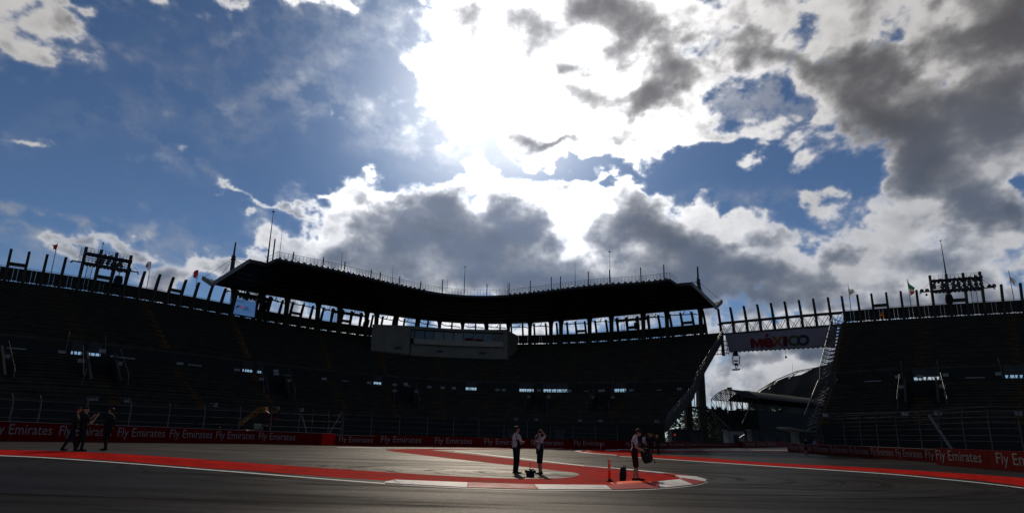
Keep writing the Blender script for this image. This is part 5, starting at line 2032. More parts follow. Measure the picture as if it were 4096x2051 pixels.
def hut(label, x0, x1, ytop, ybot, yd, m_, roof=.25, name='hut', cat='hut'):
    A, B = at_y(x0, ybot, yd), at_y(x1, ybot, yd)
    z = at_y((x0 + x1) / 2, ytop, yd).z
    root = thing(name, label, cat, (A.x, yd, 0), None)
    mb_ = MB()
    mb_.box(((A.x + B.x) / 2, yd + 1.5, z / 2), (B.x - A.x, 3.0, z))
    make('wall', mb_, m_, root)
    mb_ = MB()
    mb_.box(((A.x + B.x) / 2, yd + 1.5, z + roof / 2 + .004), (B.x - A.x + .4, 3.4, roof))
    make('roof', mb_, M['steel'], root)
    n = max(1, int((B.x - A.x) / 3.2))
    for k in range(n):
        mb_ = MB()
        cx = A.x + (B.x - A.x) * (k + .5) / n
        mb_.box((cx, yd - .02, 1.15), (1.0, .06, 2.1))
        make('door', mb_, M['steel'], root)


hut('grey site cabin below the end columns of the main grandstand', 2690, 2815, 1722, 1768, 112, M['grey'])
hut('pale small cabin behind the distant red barrier', 2915, 2978, 1723, 1766, 128, M['offwhite'])
hut('grey cladded hall under the rounded grandstand roof', 3010, 3150, 1722, 1768, 150, M['grey'])
hut('dark cabin behind the right barrier under the wing stair screen', 3200, 3285, 1722, 1775, 100, M['grey'])
hut('pale small kiosk behind the barrier, next to the standing man', 2036, 2062, 1722, 1755, 82, M['grey'], name='kiosk', cat='kiosk')
hut('pale low kiosk behind the barrier, right of the woman', 2218, 2256, 1728, 1756, 84, M['grey'], name='kiosk', cat='kiosk')
# tent roof and a leaning pale pole
q = [at_y(x, y, 95) for x, y in ((3150, 1705), (3205, 1716), (3262, 1723), (3262, 1727), (3200, 1722), (3152, 1712))]
mb = MB()
mb.prism(q, Vector((0, 4, 0)))
o = make('canvas', mb, M['offwhite'], None, loc=q[0])
o.name = 'tent_canopy'
tag(o, 'sloping pale tent canopy edge catching light behind the right barrier', 'tent')
mb = MB()
a, b = at_y(2959, 1751, 125), at_y(2979, 1739, 125)
mb.bar(a, b, .3)
tag(make('boom_pole', mb, M['lightsteel'], None, loc=a), 'short leaning bright pole above the farthest barrier', 'pole')
sg = thing('signal_light', 'small glowing red signal lamp on a post left of the grey cabins', 'signal', at_g(2722, 1792) + Vector((0, 3, 0)))
sb = ORIGIN[sg]
hz_ = at_y(2722, 1738, sb.y).z
mb = MB()
mb.bar(sb, sb + UPZ * hz_, .1)
mb.box(sb + UPZ * hz_, (.45, .2, .45))
make('post', mb, M['steel'], sg)
mb = MB()
mb.lathe(sb + UPZ * hz_ + Vector((0, -.10, 0)), [(.14, 0), (.12, .06), (.02, .08)], axis=(0, -1, 0), n=10)
make('lamp', mb, mat('signal_red', (.4, .01, .01), .4, emit=(1, .02, .02, .35)), sg)

# ---------------------------------------------------------------- yellow crane behind the left barrier
cy = at_g(1000, 1773).y + 4.0
P = lambda x, y, dy=0.0: at_y(x, y, cy + dy)
cr = thing('crane', 'yellow mobile crane with raised boom and hanging hook behind the left red barrier', 'crane', Vector((P(1000, 1740).x, cy, 0)))
back = Vector((0, .9, 0))
for poly, m_ in (([(951, 1690), (955, 1703), (963, 1702), (1046, 1640), (1040, 1627), (1030, 1630)], 'yellow'), ([(1040, 1626), (1059, 1625), (1062, 1648), (1048, 1645), (1040, 1638)], 'yellow')):
    mb = MB()
    mb.prism([P(*q) for q in poly], back)
    make('boom' if len(poly) == 6 else 'boom_head', mb, M[m_], cr)
mb = MB()
mb.prism([P(972, 1688, -.03), P(999, 1670, -.03), P(999, 1673, -.03), P(974, 1692, -.03)], Vector((0, -.02, 0)))
make('boom_stripe', mb, M['white'], cr)
mb = MB()
mb.prism([P(1012, 1655, -.03), P(1026, 1645, -.03), P(1026, 1650, -.03), P(1014, 1660, -.03)], Vector((0, -.02, 0)))
make('boom_stripe', mb, M['black'], cr)
mb = MB()
mb.bar(P(1062, 1646), P(1074, 1656), .25)
mb.bar(P(1064, 1650), P(1072, 1688, .3), .04)
mb.bar(P(1075, 1675), P(1104, 1670), .18)
make('jib', mb, M['red'], cr)
mb = MB()
mb.tube([P(1073, 1690), P(1073, 1704), P(1077, 1713), P(1083, 1708), P(1086, 1690)], .03, 5)
make('hook_chain', mb, M['yellow'], cr)
mb = MB()
mb.prism([P(x, y) for x, y in ((956, 1745), (958, 1715), (984, 1718), (990, 1723), (1012, 1721), (1014, 1745))], Vector((0, 2.2, 0)))
make('chassis', mb, M['yellow'], cr)
mb = MB()
mb.prism([P(x, y, .2) for x, y in ((1016, 1745), (1016, 1692), (1045, 1694), (1052, 1704), (1052, 1745))], Vector((0, 1.6, 0)))
make('cab', mb, M['glass'], cr)
for x in (970, 1005, 1040):
    mb = MB()
    c = P(x, 1755)
    c.z = .55
    mb.lathe(c + Vector((0, -.1, 0)), [(.2, 0), (.55, .02), (.55, .4), (.2, .42)], axis=(0, 1, 0), n=14)
    make('wheel', mb, M['black'], cr)
q = at_g(1253, 1779) + Vector((0, 1.5, 0))
zt = at_y(1253, 1734.5, q.y).z
mb = MB()
mb.lathe((q.x, q.y, zt), [(.36, -1.2), (.36, -.22), (.30, -.10), (.19, -.02), (.04, 0)], n=14)
tag(make('marker_drum', mb, M['orange'], None, loc=(q.x, q.y, 0), smooth=True), 'orange rounded drum top poking above the red barrier near its bright red block', 'drum')


# ---------------------------------------------------------------- flexible bollards
def bollard(label, px, py, ytop):
    b = at_g(px, py)
    h = at_y(px, ytop, b.y).z
    root = thing('bollard', label, 'bollard', b, 'orange bollards on the painted islands')
    mb_ = MB()
    mb_.lathe(b, [(.13, .004), (.13, .025), (.10, .05), (.065, .07), (.055, .09)], n=14)
    make('base', mb_, M['black'], root, smooth=False)
    mb_ = MB()
    mb_.lathe(b + UPZ * .09, [(.046, 0), (.044, h - .11), (.03, h - .095), (.01, h - .09)], n=14)
    make('tube', mb_, M['orange'], root, smooth=True)
    for v in (.52, .80):
        mb_ = MB()
        mb_.lathe(b + UPZ * (h * v), [(.0475, 0), (.0475, h * .09)], n=14)
        make('reflective_band', mb_, mat('reflective_band', (.45, .40, .42), .3, var=.05), root, smooth=True)


bollard('near orange bollard with two pale bands on the red island beside the backpack man', 2438, 1924.5, 1840)
bollard('far small orange bollard on the distant kerb', 2404, 1803.5, 1772.5)

# ---------------------------------------------------------------- people
def cloth(name, c, rough=.9, var=.15):
    return mat(name, c, rough, var=var, spec=.04, scale=6, bump=.15, bump_scale=90)


SKIN = mat('skin', (0.36, 0.19, 0.13), .55, var=.1, scale=8)
SHIRT_W = mat('white_shirt', (0.58, 0.44, 0.47), .9, spec=.03, var=.1, scale=6, bump=.15, bump_scale=90, trans=.28)
SHIRT_L = mat('pale_shirt', (0.42, 0.38, 0.40), .9, spec=.03, var=.1, scale=6, trans=.25)
DARK = cloth('dark_cloth', (0.016, 0.015, 0.017))
NAVY = cloth('navy_cloth', (0.012, 0.013, 0.022))
MAROON = cloth('maroon_cloth', (0.035, 0.008, 0.010))
SHOE = cloth('dark_shoe', (0.015, 0.013, 0.013), .6)
HAIR = cloth('brown_hair', (0.035, 0.018, 0.010), .6)
STRAW = cloth('straw', (0.42, 0.24, 0.07), .8)
REDC = cloth('red_cloth', (0.35, 0.02, 0.02))
ORANGEC = cloth('orange_cloth', (0.75, 0.16, 0.01))
BLUEC = cloth('blue_cloth', (0.25, 0.28, 0.45))


def capsule(bm, a, b, ra, rb, seg=12):
    a, b = Vector(a), Vector(b)
    d = b - a
    L_ = d.length
    if L_ < 1e-5:
        d, L_ = Vector((0, 0, 1)), 1e-5
    z = d.normalized()
    x = z.orthogonal().normalized()
    y = z.cross(x)
    rings = []
    n = 4
    prof = [(-ra * math.cos(t), ra * math.sin(t)) for t in [math.pi / 2 * (k + 1) / n for k in range(n)]]
    prof += [(L_ + rb * math.sin(t), rb * math.cos(t)) for t in [math.pi / 2 * k / n for k in range(n)]]
    vs0 = bm.verts.new(a - z * ra)
    vs1 = bm.verts.new(b + z * rb)
    for h, r_ in prof:
        rings.append([bm.verts.new(a + z * h + (x * math.cos(2 * math.pi * k / seg) + y * math.sin(2 * math.pi * k / seg)) * r_) for k in range(seg)])
    for k in range(seg):
        bm.faces.new((vs0, rings[0][(k + 1) % seg], rings[0][k]))
        bm.faces.new((vs1, rings[-1][k], rings[-1][(k + 1) % seg]))
        for r0, r1 in zip(rings, rings[1:]):
            bm.faces.new((r0[k], r0[(k + 1) % seg], r1[(k + 1) % seg], r1[k]))


def blend(name, caps, mats, voxel, loc, yaw, scale, parent=None, smooth_it=5, paint=None):
    """capsules melted into one continuous surface; every face takes the cloth of its nearest limb"""
    bm = bmesh.new()
    for a, b, ra, rb, mi in caps:
        capsule(bm, a, b, ra, rb)
    me = bpy.data.meshes.new(name)
    bm.to_mesh(me)
    bm.free()
    ob = bpy.data.objects.new(name, me)
    COL.objects.link(ob)
    r_ = ob.modifiers.new('r', 'REMESH')
    r_.mode, r_.voxel_size = 'VOXEL', voxel
    s_ = ob.modifiers.new('s', 'SMOOTH')
    s_.factor, s_.iterations = .5, smooth_it
    dg = bpy.context.evaluated_depsgraph_get()
    dg.update()
    new = bpy.data.meshes.new_from_object(ob.evaluated_get(dg))
    bpy.data.objects.remove(ob)
    bpy.data.meshes.remove(me)
    new.name = name
    cen = np.empty(len(new.polygons) * 3, np.float32)
    new.polygons.foreach_get('center', cen)
    cen = cen.reshape(-1, 3)
    best, idx = np.full(len(cen), 1e9), np.zeros(len(cen), int)
    for a, b, ra, rb, mi in caps:
        a, b = np.array(a), np.array(b)
        d = b - a
        t = np.clip(((cen - a) @ d) / max(d @ d, 1e-9), 0, 1)
        dist = np.linalg.norm(cen - (a + t[:, None] * d), axis=1) - (ra + (rb - ra) * t)
        m_ = dist < best
        best[m_], idx[m_] = dist[m_], mi
    if paint:
        idx = paint(cen, idx)
    new.materials.clear()
    for q in mats:
        new.materials.append(q)
    new.polygons.foreach_set('material_index', idx)
    new.polygons.foreach_set('use_smooth', [True] * len(idx))
    if parent is None:
        new.transform(Matrix.Rotation(yaw, 4, 'Z') @ Matrix.Scale(scale, 4))
    else:
        new.transform(Matrix.Rotation(yaw, 4, 'Z') @ Matrix.Scale(scale, 4))
    o = bpy.data.objects.new(name, new)
    link(o, parent)
    if parent is None:
        o.location = loc
    return o


def hand_caps(w, d, n_, mi, grip=.5, s=1.0):
    """palm, four curled fingers and a thumb; w wrist, d along the hand, n_ palm side"""
    w, d, n_ = Vector(w), Vector(d).normalized(), Vector(n_)
    n_ = (n_ - d * n_.dot(d)).normalized()
    side = d.cross(n_)
    out = [(w, w + d * .075 * s, .026 * s, .030 * s, mi), (w + side * .018 * s, w + side * .025 * s + d * .08 * s, .02 * s, .02 * s, mi), (w - side * .018 * s, w - side * .025 * s + d * .08 * s, .02 * s, .02 * s, mi)]
    for k, (o, ln) in enumerate(((-.032, .062), (-.011, .076), (.011, .072), (.032, .056))):
        a = w + d * .085 * s + side * o * s
        d1 = (d * (1 - grip * .5) + n_ * grip * .8).normalized()
        b = a + d1 * ln * .55 * s
        d2 = (d * (1 - grip * 1.3) + n_ * grip * 1.1).normalized()
        out += [(a, b, .0105 * s, .0095 * s, mi), (b, b + d2 * ln * .5 * s, .0095 * s, .008 * s, mi)]
    a = w + d * .02 * s + side * .028 * s
    b = a + (side * .6 + d * .6 + n_ * .5).normalized() * .045 * s
    out += [(a, b, .014 * s, .011 * s, mi), (b, b + (d * .8 + n_ * .6).normalized() * .03 * s, .011 * s, .009 * s, mi)]
    return out


def person(label, at, fwd, height, mats, arms, legs=None, head=(0, 0, 0), shorts=False, sleeve='short', lean=0.0, voxel=.011, hair='short', hat=None, jacket=False, female=False, group=None, stripe=None, skirt_r=1.0, grip=.5, turn=0.0, hands=None):
    """mats: dict top, legs, skin, shoe; arms: ((elbow, wrist) right, (elbow, wrist) left); local axes: +Y ahead, +X right"""
    keys = ['skin', 'top', 'legs', 'shoe', 'trim', 'belt']
    mm = {k: i for i, k in enumerate(keys)}
    mlist = [mats.get('skin', SKIN), mats['top'], mats['legs'], mats.get('shoe', SHOE), mats.get('trim', mats['top']), mats.get('belt', DARK)]
    S, T, Lg, Sh, Tr, Be = [mm[k] for k in keys]
    sc = height / 1.78
    yaw = math.atan2(-fwd[0], fwd[1])
    caps = []
    sh = .92 if female else 1.0
    bend = lambda p: Vector((p[0], p[1] + lean * max(0, p[2] - .95), p[2] - abs(lean) * .25 * max(0, p[2] - .95)))
    B = lambda *p: tuple(bend(p))
    hipw = .09
    # trunk
    caps += [(B(-.075, 0, .96), B(.075, 0, .96), .128, .128, Lg), (B(-.07, .01, 1.06), B(.07, .01, 1.06), .118 * sh, .118 * sh, T), (B(-.085, .0, 1.17), B(.085, .0, 1.17), .115 * sh, .115 * sh, T),
             (B(-.095 * sh, -.005, 1.29), B(.095 * sh, -.005, 1.29), .122 * sh, .122 * sh, T), (B(-.14 * sh, -.01, 1.40), B(.14 * sh, -.01, 1.40), .085, .085, T), (B(-.05, -.01, 1.45), B(.05, -.01, 1.45), .075, .075, T),
             (B(-.085, .0, 1.01), B(.085, .0, 1.01), .128, .128, T)]
    if female:
        caps += [(B(-.06, .09, 1.30), B(.06, .09, 1.30), .06, .06, T)]
    if jacket:
        caps += [(B(-.09, .0, .88), B(.09, .0, .88), .138, .138, T), (B(0, .125, 1.05), B(0, .10, 1.42), .03, .035, Tr)]
    # legs
    lg = legs or (((.10, .02, .50), (.11, -.02, .085), (.12, .17, .04)), ((-.10, .02, .50), (-.11, -.02, .085), (-.12, .17, .04)))
    for i, (kn, an, toe) in enumerate(lg):
        sx = 1 if i == 0 else -1
        hip = B(sx * hipw, 0, .92)
        kn, an, toe = Vector(kn), Vector(an), Vector(toe)
        if shorts:
            hem = Vector(hip).lerp(kn, .98)
            caps += [(hip, tuple(hem), .105 * skirt_r, .088 * skirt_r, Lg), (tuple(kn - Vector((0, 0, .01))), tuple(kn.lerp(an, .35)), .054, .058, S), (tuple(kn.lerp(an, .35)), tuple(an), .056, .036, S)]
        else:
            caps += [(hip, tuple(kn), .100, .070, Lg), (tuple(kn), tuple(kn.lerp(an, .4)), .068, .064, Lg), (tuple(kn.lerp(an, .4)), tuple(an + Vector((0, 0, .02))), .064, .056, Lg)]
        caps += [(tuple(an + Vector((0, -.03, -.03))), tuple(an + Vector((0, .05, -.035))), .05, .046, Sh), (tuple(an + Vector((0, .05, -.045))), tuple(toe), .043, .032, Sh)]
    # arms
    for i, (el, wr) in enumerate(arms):
        sx = 1 if i == 0 else -1
        s0 = Vector(B(sx * .185 * sh, -.01, 1.405))
        el, wr = Vector(el), Vector(wr)
        caps += [(tuple(s0), tuple(s0.lerp(el, .62)), .066, .060, T if sleeve else S)]
        caps += [(tuple(s0.lerp(el, .6)), tuple(el), .048 if sleeve == 'short' else .056, .042 if sleeve == 'short' else .05, S if sleeve == 'short' else T)]
        caps += [(tuple(el), tuple(wr), .042 if sleeve == 'short' else .050, .028 if sleeve == 'short' else .038, S if sleeve == 'short' else T)]
        hd = (wr - el).normalized()
        nn = Vector(hands[i]) if hands else Vector((-sx, .2, 0))
        if voxel < .013:
            caps += hand_caps(wr, hd, nn, S, grip)
        else:
            caps += [(tuple(wr), tuple(wr + hd * .09), .036, .034, S), (tuple(wr + hd * .08), tuple(wr + hd * .15), .022, .014, S)]
    # neck and head, turned and tilted about the base of the skull
    pivot = Vector(B(0, -.005, 1.50))
    Rm = Matrix.Rotation(head[0], 3, 'Z') @ Matrix.Rotation(-head[1], 3, 'X') @ Matrix.Rotation(head[2], 3, 'Y')
    H = lambda x, y, z: tuple(pivot + Rm @ Vector((x, y, z)))
    caps += [(tuple(pivot - Vector((0, 0, .04))), H(0, .01, .08), .056, .054, S), (H(0, -.012, .175), H(0, .012, .17), .092, .088, S), (H(0, .045, .12), H(0, .06, .085), .066, .045, S), (H(0, .100, .145), H(0, .116, .118), .012, .017, S),
             (H(-.03, .085, .175), H(.03, .085, .175), .022, .022, S), (H(-.02, .092, .088), H(.02, .092, .088), .014, .014, S), (H(-.092, -.005, .135), H(-.09, -.015, .165), .018, .020, S), (H(.092, -.005, .135), H(.09, -.015, .165), .018, .020, S)]
    def polo(c, i):
        # dark side panels and shoulder piping of the team shirts
        ax, z = np.abs(c[:, 0]), c[:, 2]
        side = (z < 1.27) & (ax > .150 + .10 * np.maximum(z - 1.08, 0)) & (ax < .235)
        pipe = (z >= 1.20) & (np.abs(ax - .135 * sh - .05 * (1.45 - z)) < .017) & (np.abs(c[:, 1]) < .2)
        i = i.copy()
        i[(i == T) & (side | pipe)] = Tr
        return i

    o = blend('person', caps, mlist, voxel, at, yaw, sc, paint=polo if stripe else None)
    tag(o, label, 'person', group)
    ORIGIN[o] = Vector(at)
    if hair:
        hc = [(H(0, -.03, .20), H(0, .03, .215), .088, .075, 0), (H(0, -.045, .15), H(0, -.04, .19), .085, .088, 0), (H(-.055, -.02, .18), H(-.05, .04, .22), .05, .04, 0), (H(.055, -.02, .18), H(.05, .04, .22), .05, .04, 0)]
        if hair == 'long':
            hc += [(H(0, -.07, .15), H(0, -.085, .03), .075, .045, 0), (H(-.05, -.03, .15), H(-.05, -.05, .06), .05, .035, 0), (H(.05, -.03, .15), H(.05, -.05, .06), .05, .035, 0)]
        blend('hair', hc, [HAIR], max(voxel, .012), at, yaw, sc, parent=o, smooth_it=2)
    if hat:
        mb_ = MB()
        ax = Rm @ Vector((0, 0, 1))
        hr, m_ = hat
        mb_.lathe(pivot + Rm @ Vector((0, 0, .20)), [(hr, .05 if hr > .25 else .0), (hr, .065 if hr > .25 else .015), (hr * .6, .01), (.105, .012), (.098, .08), (.07, .15 if hr > .15 else .09), (.02, .17 if hr > .15 else .1)], axis=ax, n=18)
        Mx = Matrix.Rotation(yaw, 4, 'Z') @ Matrix.Scale(sc, 4)
        mb_.v = [Mx @ v + Vector(at) for v in mb_.v]
        h_ = make('hat', mb_, m_, o, smooth=True)
    return o, yaw, sc


def local(at, yaw, sc, p):
    return Matrix.Rotation(yaw, 3, 'Z') @ (Vector(p) * sc) + Vector(at)


def part_on(o, yaw, sc, name, mb_, m_):
    mb_.v = [local(o.location, yaw, sc, p) for p in mb_.v]
    return make(name, mb_, m_, o)


POLO = dict(top=SHIRT_W, legs=DARK, trim=DARK)
# the pair by the camera bag
a = at_g(2064, 1893)
o, yw, sc = person('man in a white polo with dark piping and long dark trousers, back turned, arms folded', a, (.80, .52), 1.80, dict(top=SHIRT_W, legs=DARK, trim=DARK),
                   (((.27, .06, 1.13), (.03, .26, 1.13)), ((-.27, .06, 1.13), (.0, .25, 1.17))), head=(-.35, 0, 0), stripe=True, voxel=.010,
                   legs=(((.09, .02, .50), (.09, -.03, .085), (.13, .16, .04)), ((-.10, .02, .50), (-.11, -.01, .085), (-.10, .19, .04))))
mb = MB()
mb.box((-.17, -.06, 1.0), (.06, .12, .15))
part_on(o, yw, sc, 'belt_pouch', mb, DARK)
a = at_g(2160, 1895)
o, yw, sc = person('woman in dark shorts and white top, one hand on her head, other at her mouth', a, (-.93, -.30), 1.66, dict(top=SHIRT_W, legs=DARK, trim=DARK),
                   (((.20, .20, 1.19), (.06, .19, 1.46)), ((-.16, -.17, 1.56), (-.05, -.06, 1.74))), head=(.1, .05, 0), shorts=True, stripe=True, voxel=.010, hair='long', female=True, skirt_r=1.05,
                   legs=(((.06, .03, .50), (.06, -.01, .085), (.07, .17, .04)), ((-.06, .01, .50), (-.06, -.04, .085), (-.07, .15, .04))), hands=((-.3, -.9, 0), (.2, .6, -.7)))
mb = MB()
mb.box((-.12, .19, .93), (.10, .05, .22))
part_on(o, yw, sc, 'belt_pouch', mb, DARK)
mb = MB()
for sx in (-1, 1):
    mb.tube([(sx * .06, .03, 1.47), (sx * .05, .13, 1.32), (0, .150, 1.12)], .008, 5)
mb.box((0, .155, 1.08), (.07, .008, .10))
part_on(o, yw, sc, 'lanyard', mb, mat('lanyard_green', (.05, .16, .10), .6))
# man with the backpack
a = at_g(2541, 1921)
o, yw, sc = person('man in white polo and dark shorts looking down into the black backpack he holds', a, (1.0, -.12), 1.84, dict(top=SHIRT_W, legs=MAROON, trim=DARK),
                   (((.26, .04, 1.12), (.13, .26, 1.00)), ((-.26, .02, 1.12), (-.11, .27, 1.03))), head=(0, .75, 0), shorts=True, stripe=True, voxel=.010, lean=.10, skirt_r=1.12, grip=.8,
                   legs=(((.10, .03, .50), (.11, -.05, .085), (.12, .14, .04)), ((-.10, .05, .50), (-.10, .10, .085), (-.10, .31, .04))), hands=((-.3, .1, -.9), (.3, .1, -.9)))
bx, by = a, yw
c = local(a, yw, sc, (0, .40, .83))
f_ = (local(a, yw, sc, (0, 1, 0)) - a).normalized()
s_ = Vector((f_.y, -f_.x, 0))
bp_ = thing('backpack', 'black backpack held in both hands by the man in dark shorts', 'backpack', c)
top_ = (UPZ * .95 - f_ * .26).normalized()
nrm_ = top_.cross(s_).normalized()
mb = MB()
secs = []
for k in range(11):
    u = k / 10
    w = .17 * (.55 + .45 * math.sin(math.pi * min(.15 + u * .75, .9))) * (1.0 if u < .8 else .9 - (u - .8) * 1.2)
    dd = .155 * (.7 + .5 * math.sin(math.pi * (.1 + .8 * (1 - u))))
    ctr = c + top_ * (.50 * (u - .5)) - nrm_ * 0.0
    ring = []
    for q in range(14):
        t = 2 * math.pi * q / 14
        cx, cy_ = math.cos(t), math.sin(t)
        ring.append(ctr + s_ * (w * math.copysign(abs(cx) ** .6, cx)) + nrm_ * (dd * math.copysign(abs(cy_) ** .6, cy_)))
    secs.append(ring)
mb.sweep(secs)
make('sack', mb, M['fabric'], bp_, smooth=True)
mb = MB()
secs = []
fz = f_ if nrm_.dot(f_) > 0 else f_
pc = c + nrm_ * (.15 if nrm_.dot(f_) > 0 else -.15) - top_ * .08
mb.box(pc, (.24, .10, .22), (s_, nrm_, top_))
make('front_pocket', mb, M['fabric'], bp_)
mb = MB()
mb.box(c - s_ * 0 + top_ * .02 + nrm_ * .02, (.365, .05, .03), (s_, nrm_, top_))
make('tape', mb, M['yellow'], bp_)
mb = MB()
q = c + f_ * .20 - UPZ * .10
for dx in (-.04, .05):
    mb.tube([q + s_ * dx, q + f_ * .08 + s_ * dx - UPZ * .02, q + f_ * .10 + s_ * dx - UPZ * .18], .012, 5)
q = c + top_ * .24
mb.tube([q - s_ * .05, q - s_ * .04 + top_ * .05, q + s_ * .04 + top_ * .05, q + s_ * .05], .012, 5)
make('strap', mb, M['fabric'], bp_)
# case standing behind him
b = at_g(2491, 1921.5)
cs = thing('camera_case', 'upright black soft case standing on the ground behind the man in dark shorts', 'case', b)
mb = MB()
secs = []
for k in range(9):
    u = k / 8
    w, dd = .115 * (1 - .18 * u ** 3) + (.01 if .3 < u < .7 else 0), .09
    ring = []
    for q in range(14):
        t = 2 * math.pi * q / 14
        cx, cy_ = math.cos(t), math.sin(t)
        ring.append(b + Vector((w * math.copysign(abs(cx) ** .5, cx) + .03 * u, dd * math.copysign(abs(cy_) ** .5, cy_), .012 + .45 * u)))
    secs.append(ring)
mb.sweep(secs)
make('shell', mb, M['fabric'], cs, smooth=True)
mb = MB()
mb.tube([b + Vector((.02, 0, .44)), b + Vector((.04, 0, .51)), b + Vector((.11, 0, .51)), b + Vector((.12, 0, .43))], .014, 5)
make('handle', mb, M['fabric'], cs)
mb = MB()
mb.box(b + Vector((-.01, -.10, .17)), (.16, .05, .22))
make('front_pocket', mb, M['fabric'], cs)
# bag on the ground with an aerial
b = at_g(2121, 1906)
gb = thing('camera_bag', 'black open camera bag with a thin aerial on the ground between the man and woman', 'bag', b)
mb = MB()
secs = []
for k in range(7):
    u = k / 6
    w, dd = .145 + .012 * math.sin(math.pi * u), .11
    secs.append([b + Vector((w * math.copysign(abs(math.cos(2 * math.pi * q / 14)) ** .5, math.cos(2 * math.pi * q / 14)), dd * math.copysign(abs(math.sin(2 * math.pi * q / 14)) ** .5, math.sin(2 * math.pi * q / 14)), .01 + .21 * u)) for q in range(14)])
mb.sweep(secs)
make('body', mb, M['fabric'], gb, smooth=True)
mb = MB()
for sx in (-1, 1):
    mb.lathe(b + Vector((sx * .155, 0, .19)), [(.02, -.05), (.05, -.03), (.055, .02), (.03, .05)], n=8)
make('side_pouch', mb, M['fabric'], gb)
mb = MB()
mb.box(b + Vector((.02, 0, .25)), (.10, .08, .06))
mb.bar(b + Vector((-.06, 0, .27)), b + Vector((.0, 0, .27)), .04)
mb.lathe(b + Vector((.10, -.02, .24)), [(.03, 0), (.045, .03), (.02, .05)], n=8)
tag(make('gear', mb, M['steel'], gb), kind='stuff')
mb = MB()
mb.tube([b + Vector((-.01, 0, .22)), b + Vector((-.01, 0, .50))], [.012, .009], 6)
make('aerial', mb, M['black'], gb)

# three men on the far painted strip
G3 = None
a = at_g(2572, 1815)
o, yw, sc = person('man in a pale shirt bending forward, left of the man in the sombrero', a, (.9, .2), 1.76, dict(top=SHIRT_L, legs=DARK), (((.25, .16, 1.05), (.14, .34, .86)), ((-.25, .14, 1.05), (-.12, .34, .90))), head=(0, .9, 0), lean=.30, voxel=.014, sleeve='long')
mb = MB()
mb.lathe((0, -.17, 1.2), [(.06, -.22), (.12, -.15), (.13, .1), (.08, .2)], n=10)
part_on(o, yw, sc, 'shoulder_bag', mb, M['fabric'])
a = at_g(2604, 1815.5)
person('man wearing a wide straw sombrero and dark waistcoat with pale sleeves, back turned', a, (.15, 1), 1.74, dict(top=NAVY, legs=DARK, trim=SHIRT_L), (((.30, .10, 1.12), (.24, .28, 1.05)), ((-.28, .16, 1.20), (-.16, .22, 1.42))), head=(.2, .35, .25), voxel=.014, sleeve='long', hat=(.30, STRAW), hair=None,
       legs=(((.12, .02, .50), (.14, -.02, .085), (.16, .15, .04)), ((-.12, .02, .50), (-.13, -.02, .085), (-.14, .15, .04))))
a = at_g(2634, 1816)
person('man in dark clothes with a small straw hat, right of the man in the sombrero', a, (-.8, .5), 1.66, dict(top=DARK, legs=DARK), (((.26, .06, 1.12), (.15, .28, 1.10)), ((-.25, .06, 1.12), (-.12, .28, 1.12))), head=(0, .35, 0), voxel=.014, sleeve='long', hat=(.22, STRAW), hair=None, lean=.06)
# dark group at the left edge of the red strip
k = 1.0


def tall(px, py, ytop, tilt=0.0):
    """height of a standing figure from its photo foot and crown"""
    g_ = at_g(px, py)
    return g_, at_y(px + tilt, ytop, g_.y).z


a, h = tall(278, 1802, 1649)
o, yw, sc = person('man in dark clothes and headphones standing with legs apart, leftmost of the dark group', a, (.9, .35), h, dict(top=DARK, legs=NAVY), (((.25, .16, 1.12), (.14, .36, 1.22)), ((-.26, .10, 1.12), (-.12, .32, 1.10))), head=(0, .1, 0), voxel=.013, sleeve='long', lean=.05,
                   legs=(((.12, .10, .50), (.14, .22, .085), (.15, .40, .04)), ((-.13, -.12, .50), (-.15, -.30, .085), (-.16, -.12, .04))))
mb = MB()
mb.tube([(-.10, 0, 1.66), (-.07, 0, 1.76), (.07, 0, 1.76), (.10, 0, 1.66)], .018, 6)
for sx in (-1, 1):
    mb.lathe((sx * .09, 0, 1.66), [(.03, 0), (.045, .01), (.04, .04)], axis=(sx, 0, 0), n=8)
part_on(o, yw, sc, 'headphones', mb, M['black'])
a, h = tall(316, 1803, 1650)
person('man in dark clothes and cap with bare raised forearms, middle of the dark group', a, (.55, .75), h, dict(top=DARK, legs=DARK), (((.30, .16, 1.10), (.26, .34, 1.42)), ((-.22, .16, 1.14), (-.10, .34, 1.40))), head=(-.6, -.1, 0), voxel=.013, sleeve='short', hat=(.13, DARK), hair=None,
       legs=(((.12, .04, .50), (.13, .02, .085), (.15, .20, .04)), ((-.12, .0, .50), (-.16, -.06, .085), (-.18, .12, .04))))
a, h = tall(418, 1800.5, 1652)
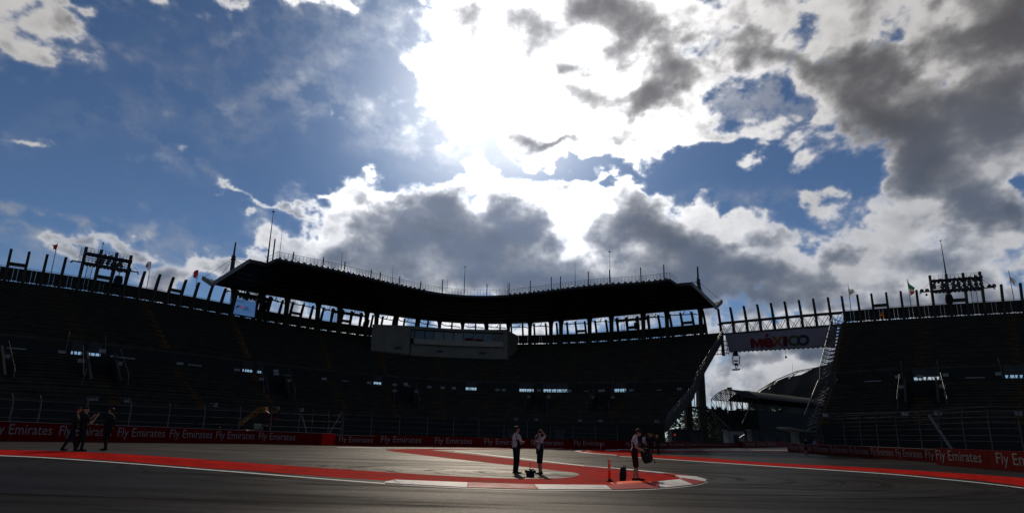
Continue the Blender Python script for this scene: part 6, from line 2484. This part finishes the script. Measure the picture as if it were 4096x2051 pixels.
person('man in dark suit and open pale shirt facing the two men in dark clothes', a, (-.88, .10), h, dict(top=DARK, legs=DARK, trim=SHIRT_W), (((.28, -.06, 1.12), (.18, .06, .92)), ((-.28, -.06, 1.12), (-.18, .06, .92))), head=(0, .02, 0), voxel=.013, sleeve='long', jacket=True,
       legs=(((.10, .03, .50), (.11, .08, .085), (.12, .28, .04)), ((-.10, -.02, .50), (-.11, -.12, .085), (-.12, .08, .04))))


def behind(label, px, ytop, wall_bot, off, fwd, mats, arms, hat=None, height=1.75, voxel=.018):
    g_ = at_g(px, wall_bot) + Vector((0, off, 0))
    g_.x = at_y(px, ytop, g_.y).x
    zt = at_y(px, ytop, g_.y).z
    person(label, (g_.x, g_.y, 0), fwd, zt, mats, arms, voxel=voxel, hat=hat, hair='short' if not hat else None, sleeve='long')


ARMS_DOWN = (((.27, -.02, 1.12), (.28, .06, .88)), ((-.27, -.02, 1.12), (-.28, .06, .88)))
behind('man in a pale blue shirt stretching his arms behind the left barrier', 385, 1693, 1766.5, 2.5, (.3, -1), dict(top=BLUEC, legs=DARK), (((.42, .02, 1.36), (.62, .05, 1.34)), ((-.42, .02, 1.36), (-.62, .05, 1.30))))
behind('marshal in red and pale bib behind the left barrier, beside the yellow crane', 877, 1706, 1772.5, 2.2, (.2, 1), dict(top=REDC, legs=REDC, trim=SHIRT_L), ARMS_DOWN)
a, h = tall(3226, 1816, 1753)
person('lone man in dark top and dark shorts standing before the right barrier', a, (.3, -1), h, dict(top=NAVY, legs=DARK), (((.30, .02, 1.12), (.16, .10, .96)), ((-.30, .02, 1.12), (-.16, .10, .96))), voxel=.018, shorts=True)
for i, (px, yt, lb, mt) in enumerate(((3258, 1754, 'person in blue watching from behind the right barrier, nearest the lone man', BLUEC), (3274, 1757, 'person in red at the middle of the onlookers behind the right barrier', REDC), (3291, 1760, 'person in red at the right end of the onlookers behind the right barrier', REDC))):
    behind(lb, px, yt, 1812 + i, 1.3, (0, -1), dict(top=mt, legs=DARK), ARMS_DOWN, hat=(.12, REDC) if i == 1 else None)
p, t, inn = rim_frame(3531)
c = Vector((p.x, p.y, 0)) + inn * .7
zt = at_y(3531, 1246, c.y).z
person('worker in an orange vest high on the rim of the right grandstand wing', (c.x, c.y, zt - 1.75), tuple(inn[:2]), 1.75, dict(top=ORANGEC, legs=DARK), ARMS_DOWN, voxel=.02, sleeve='long')
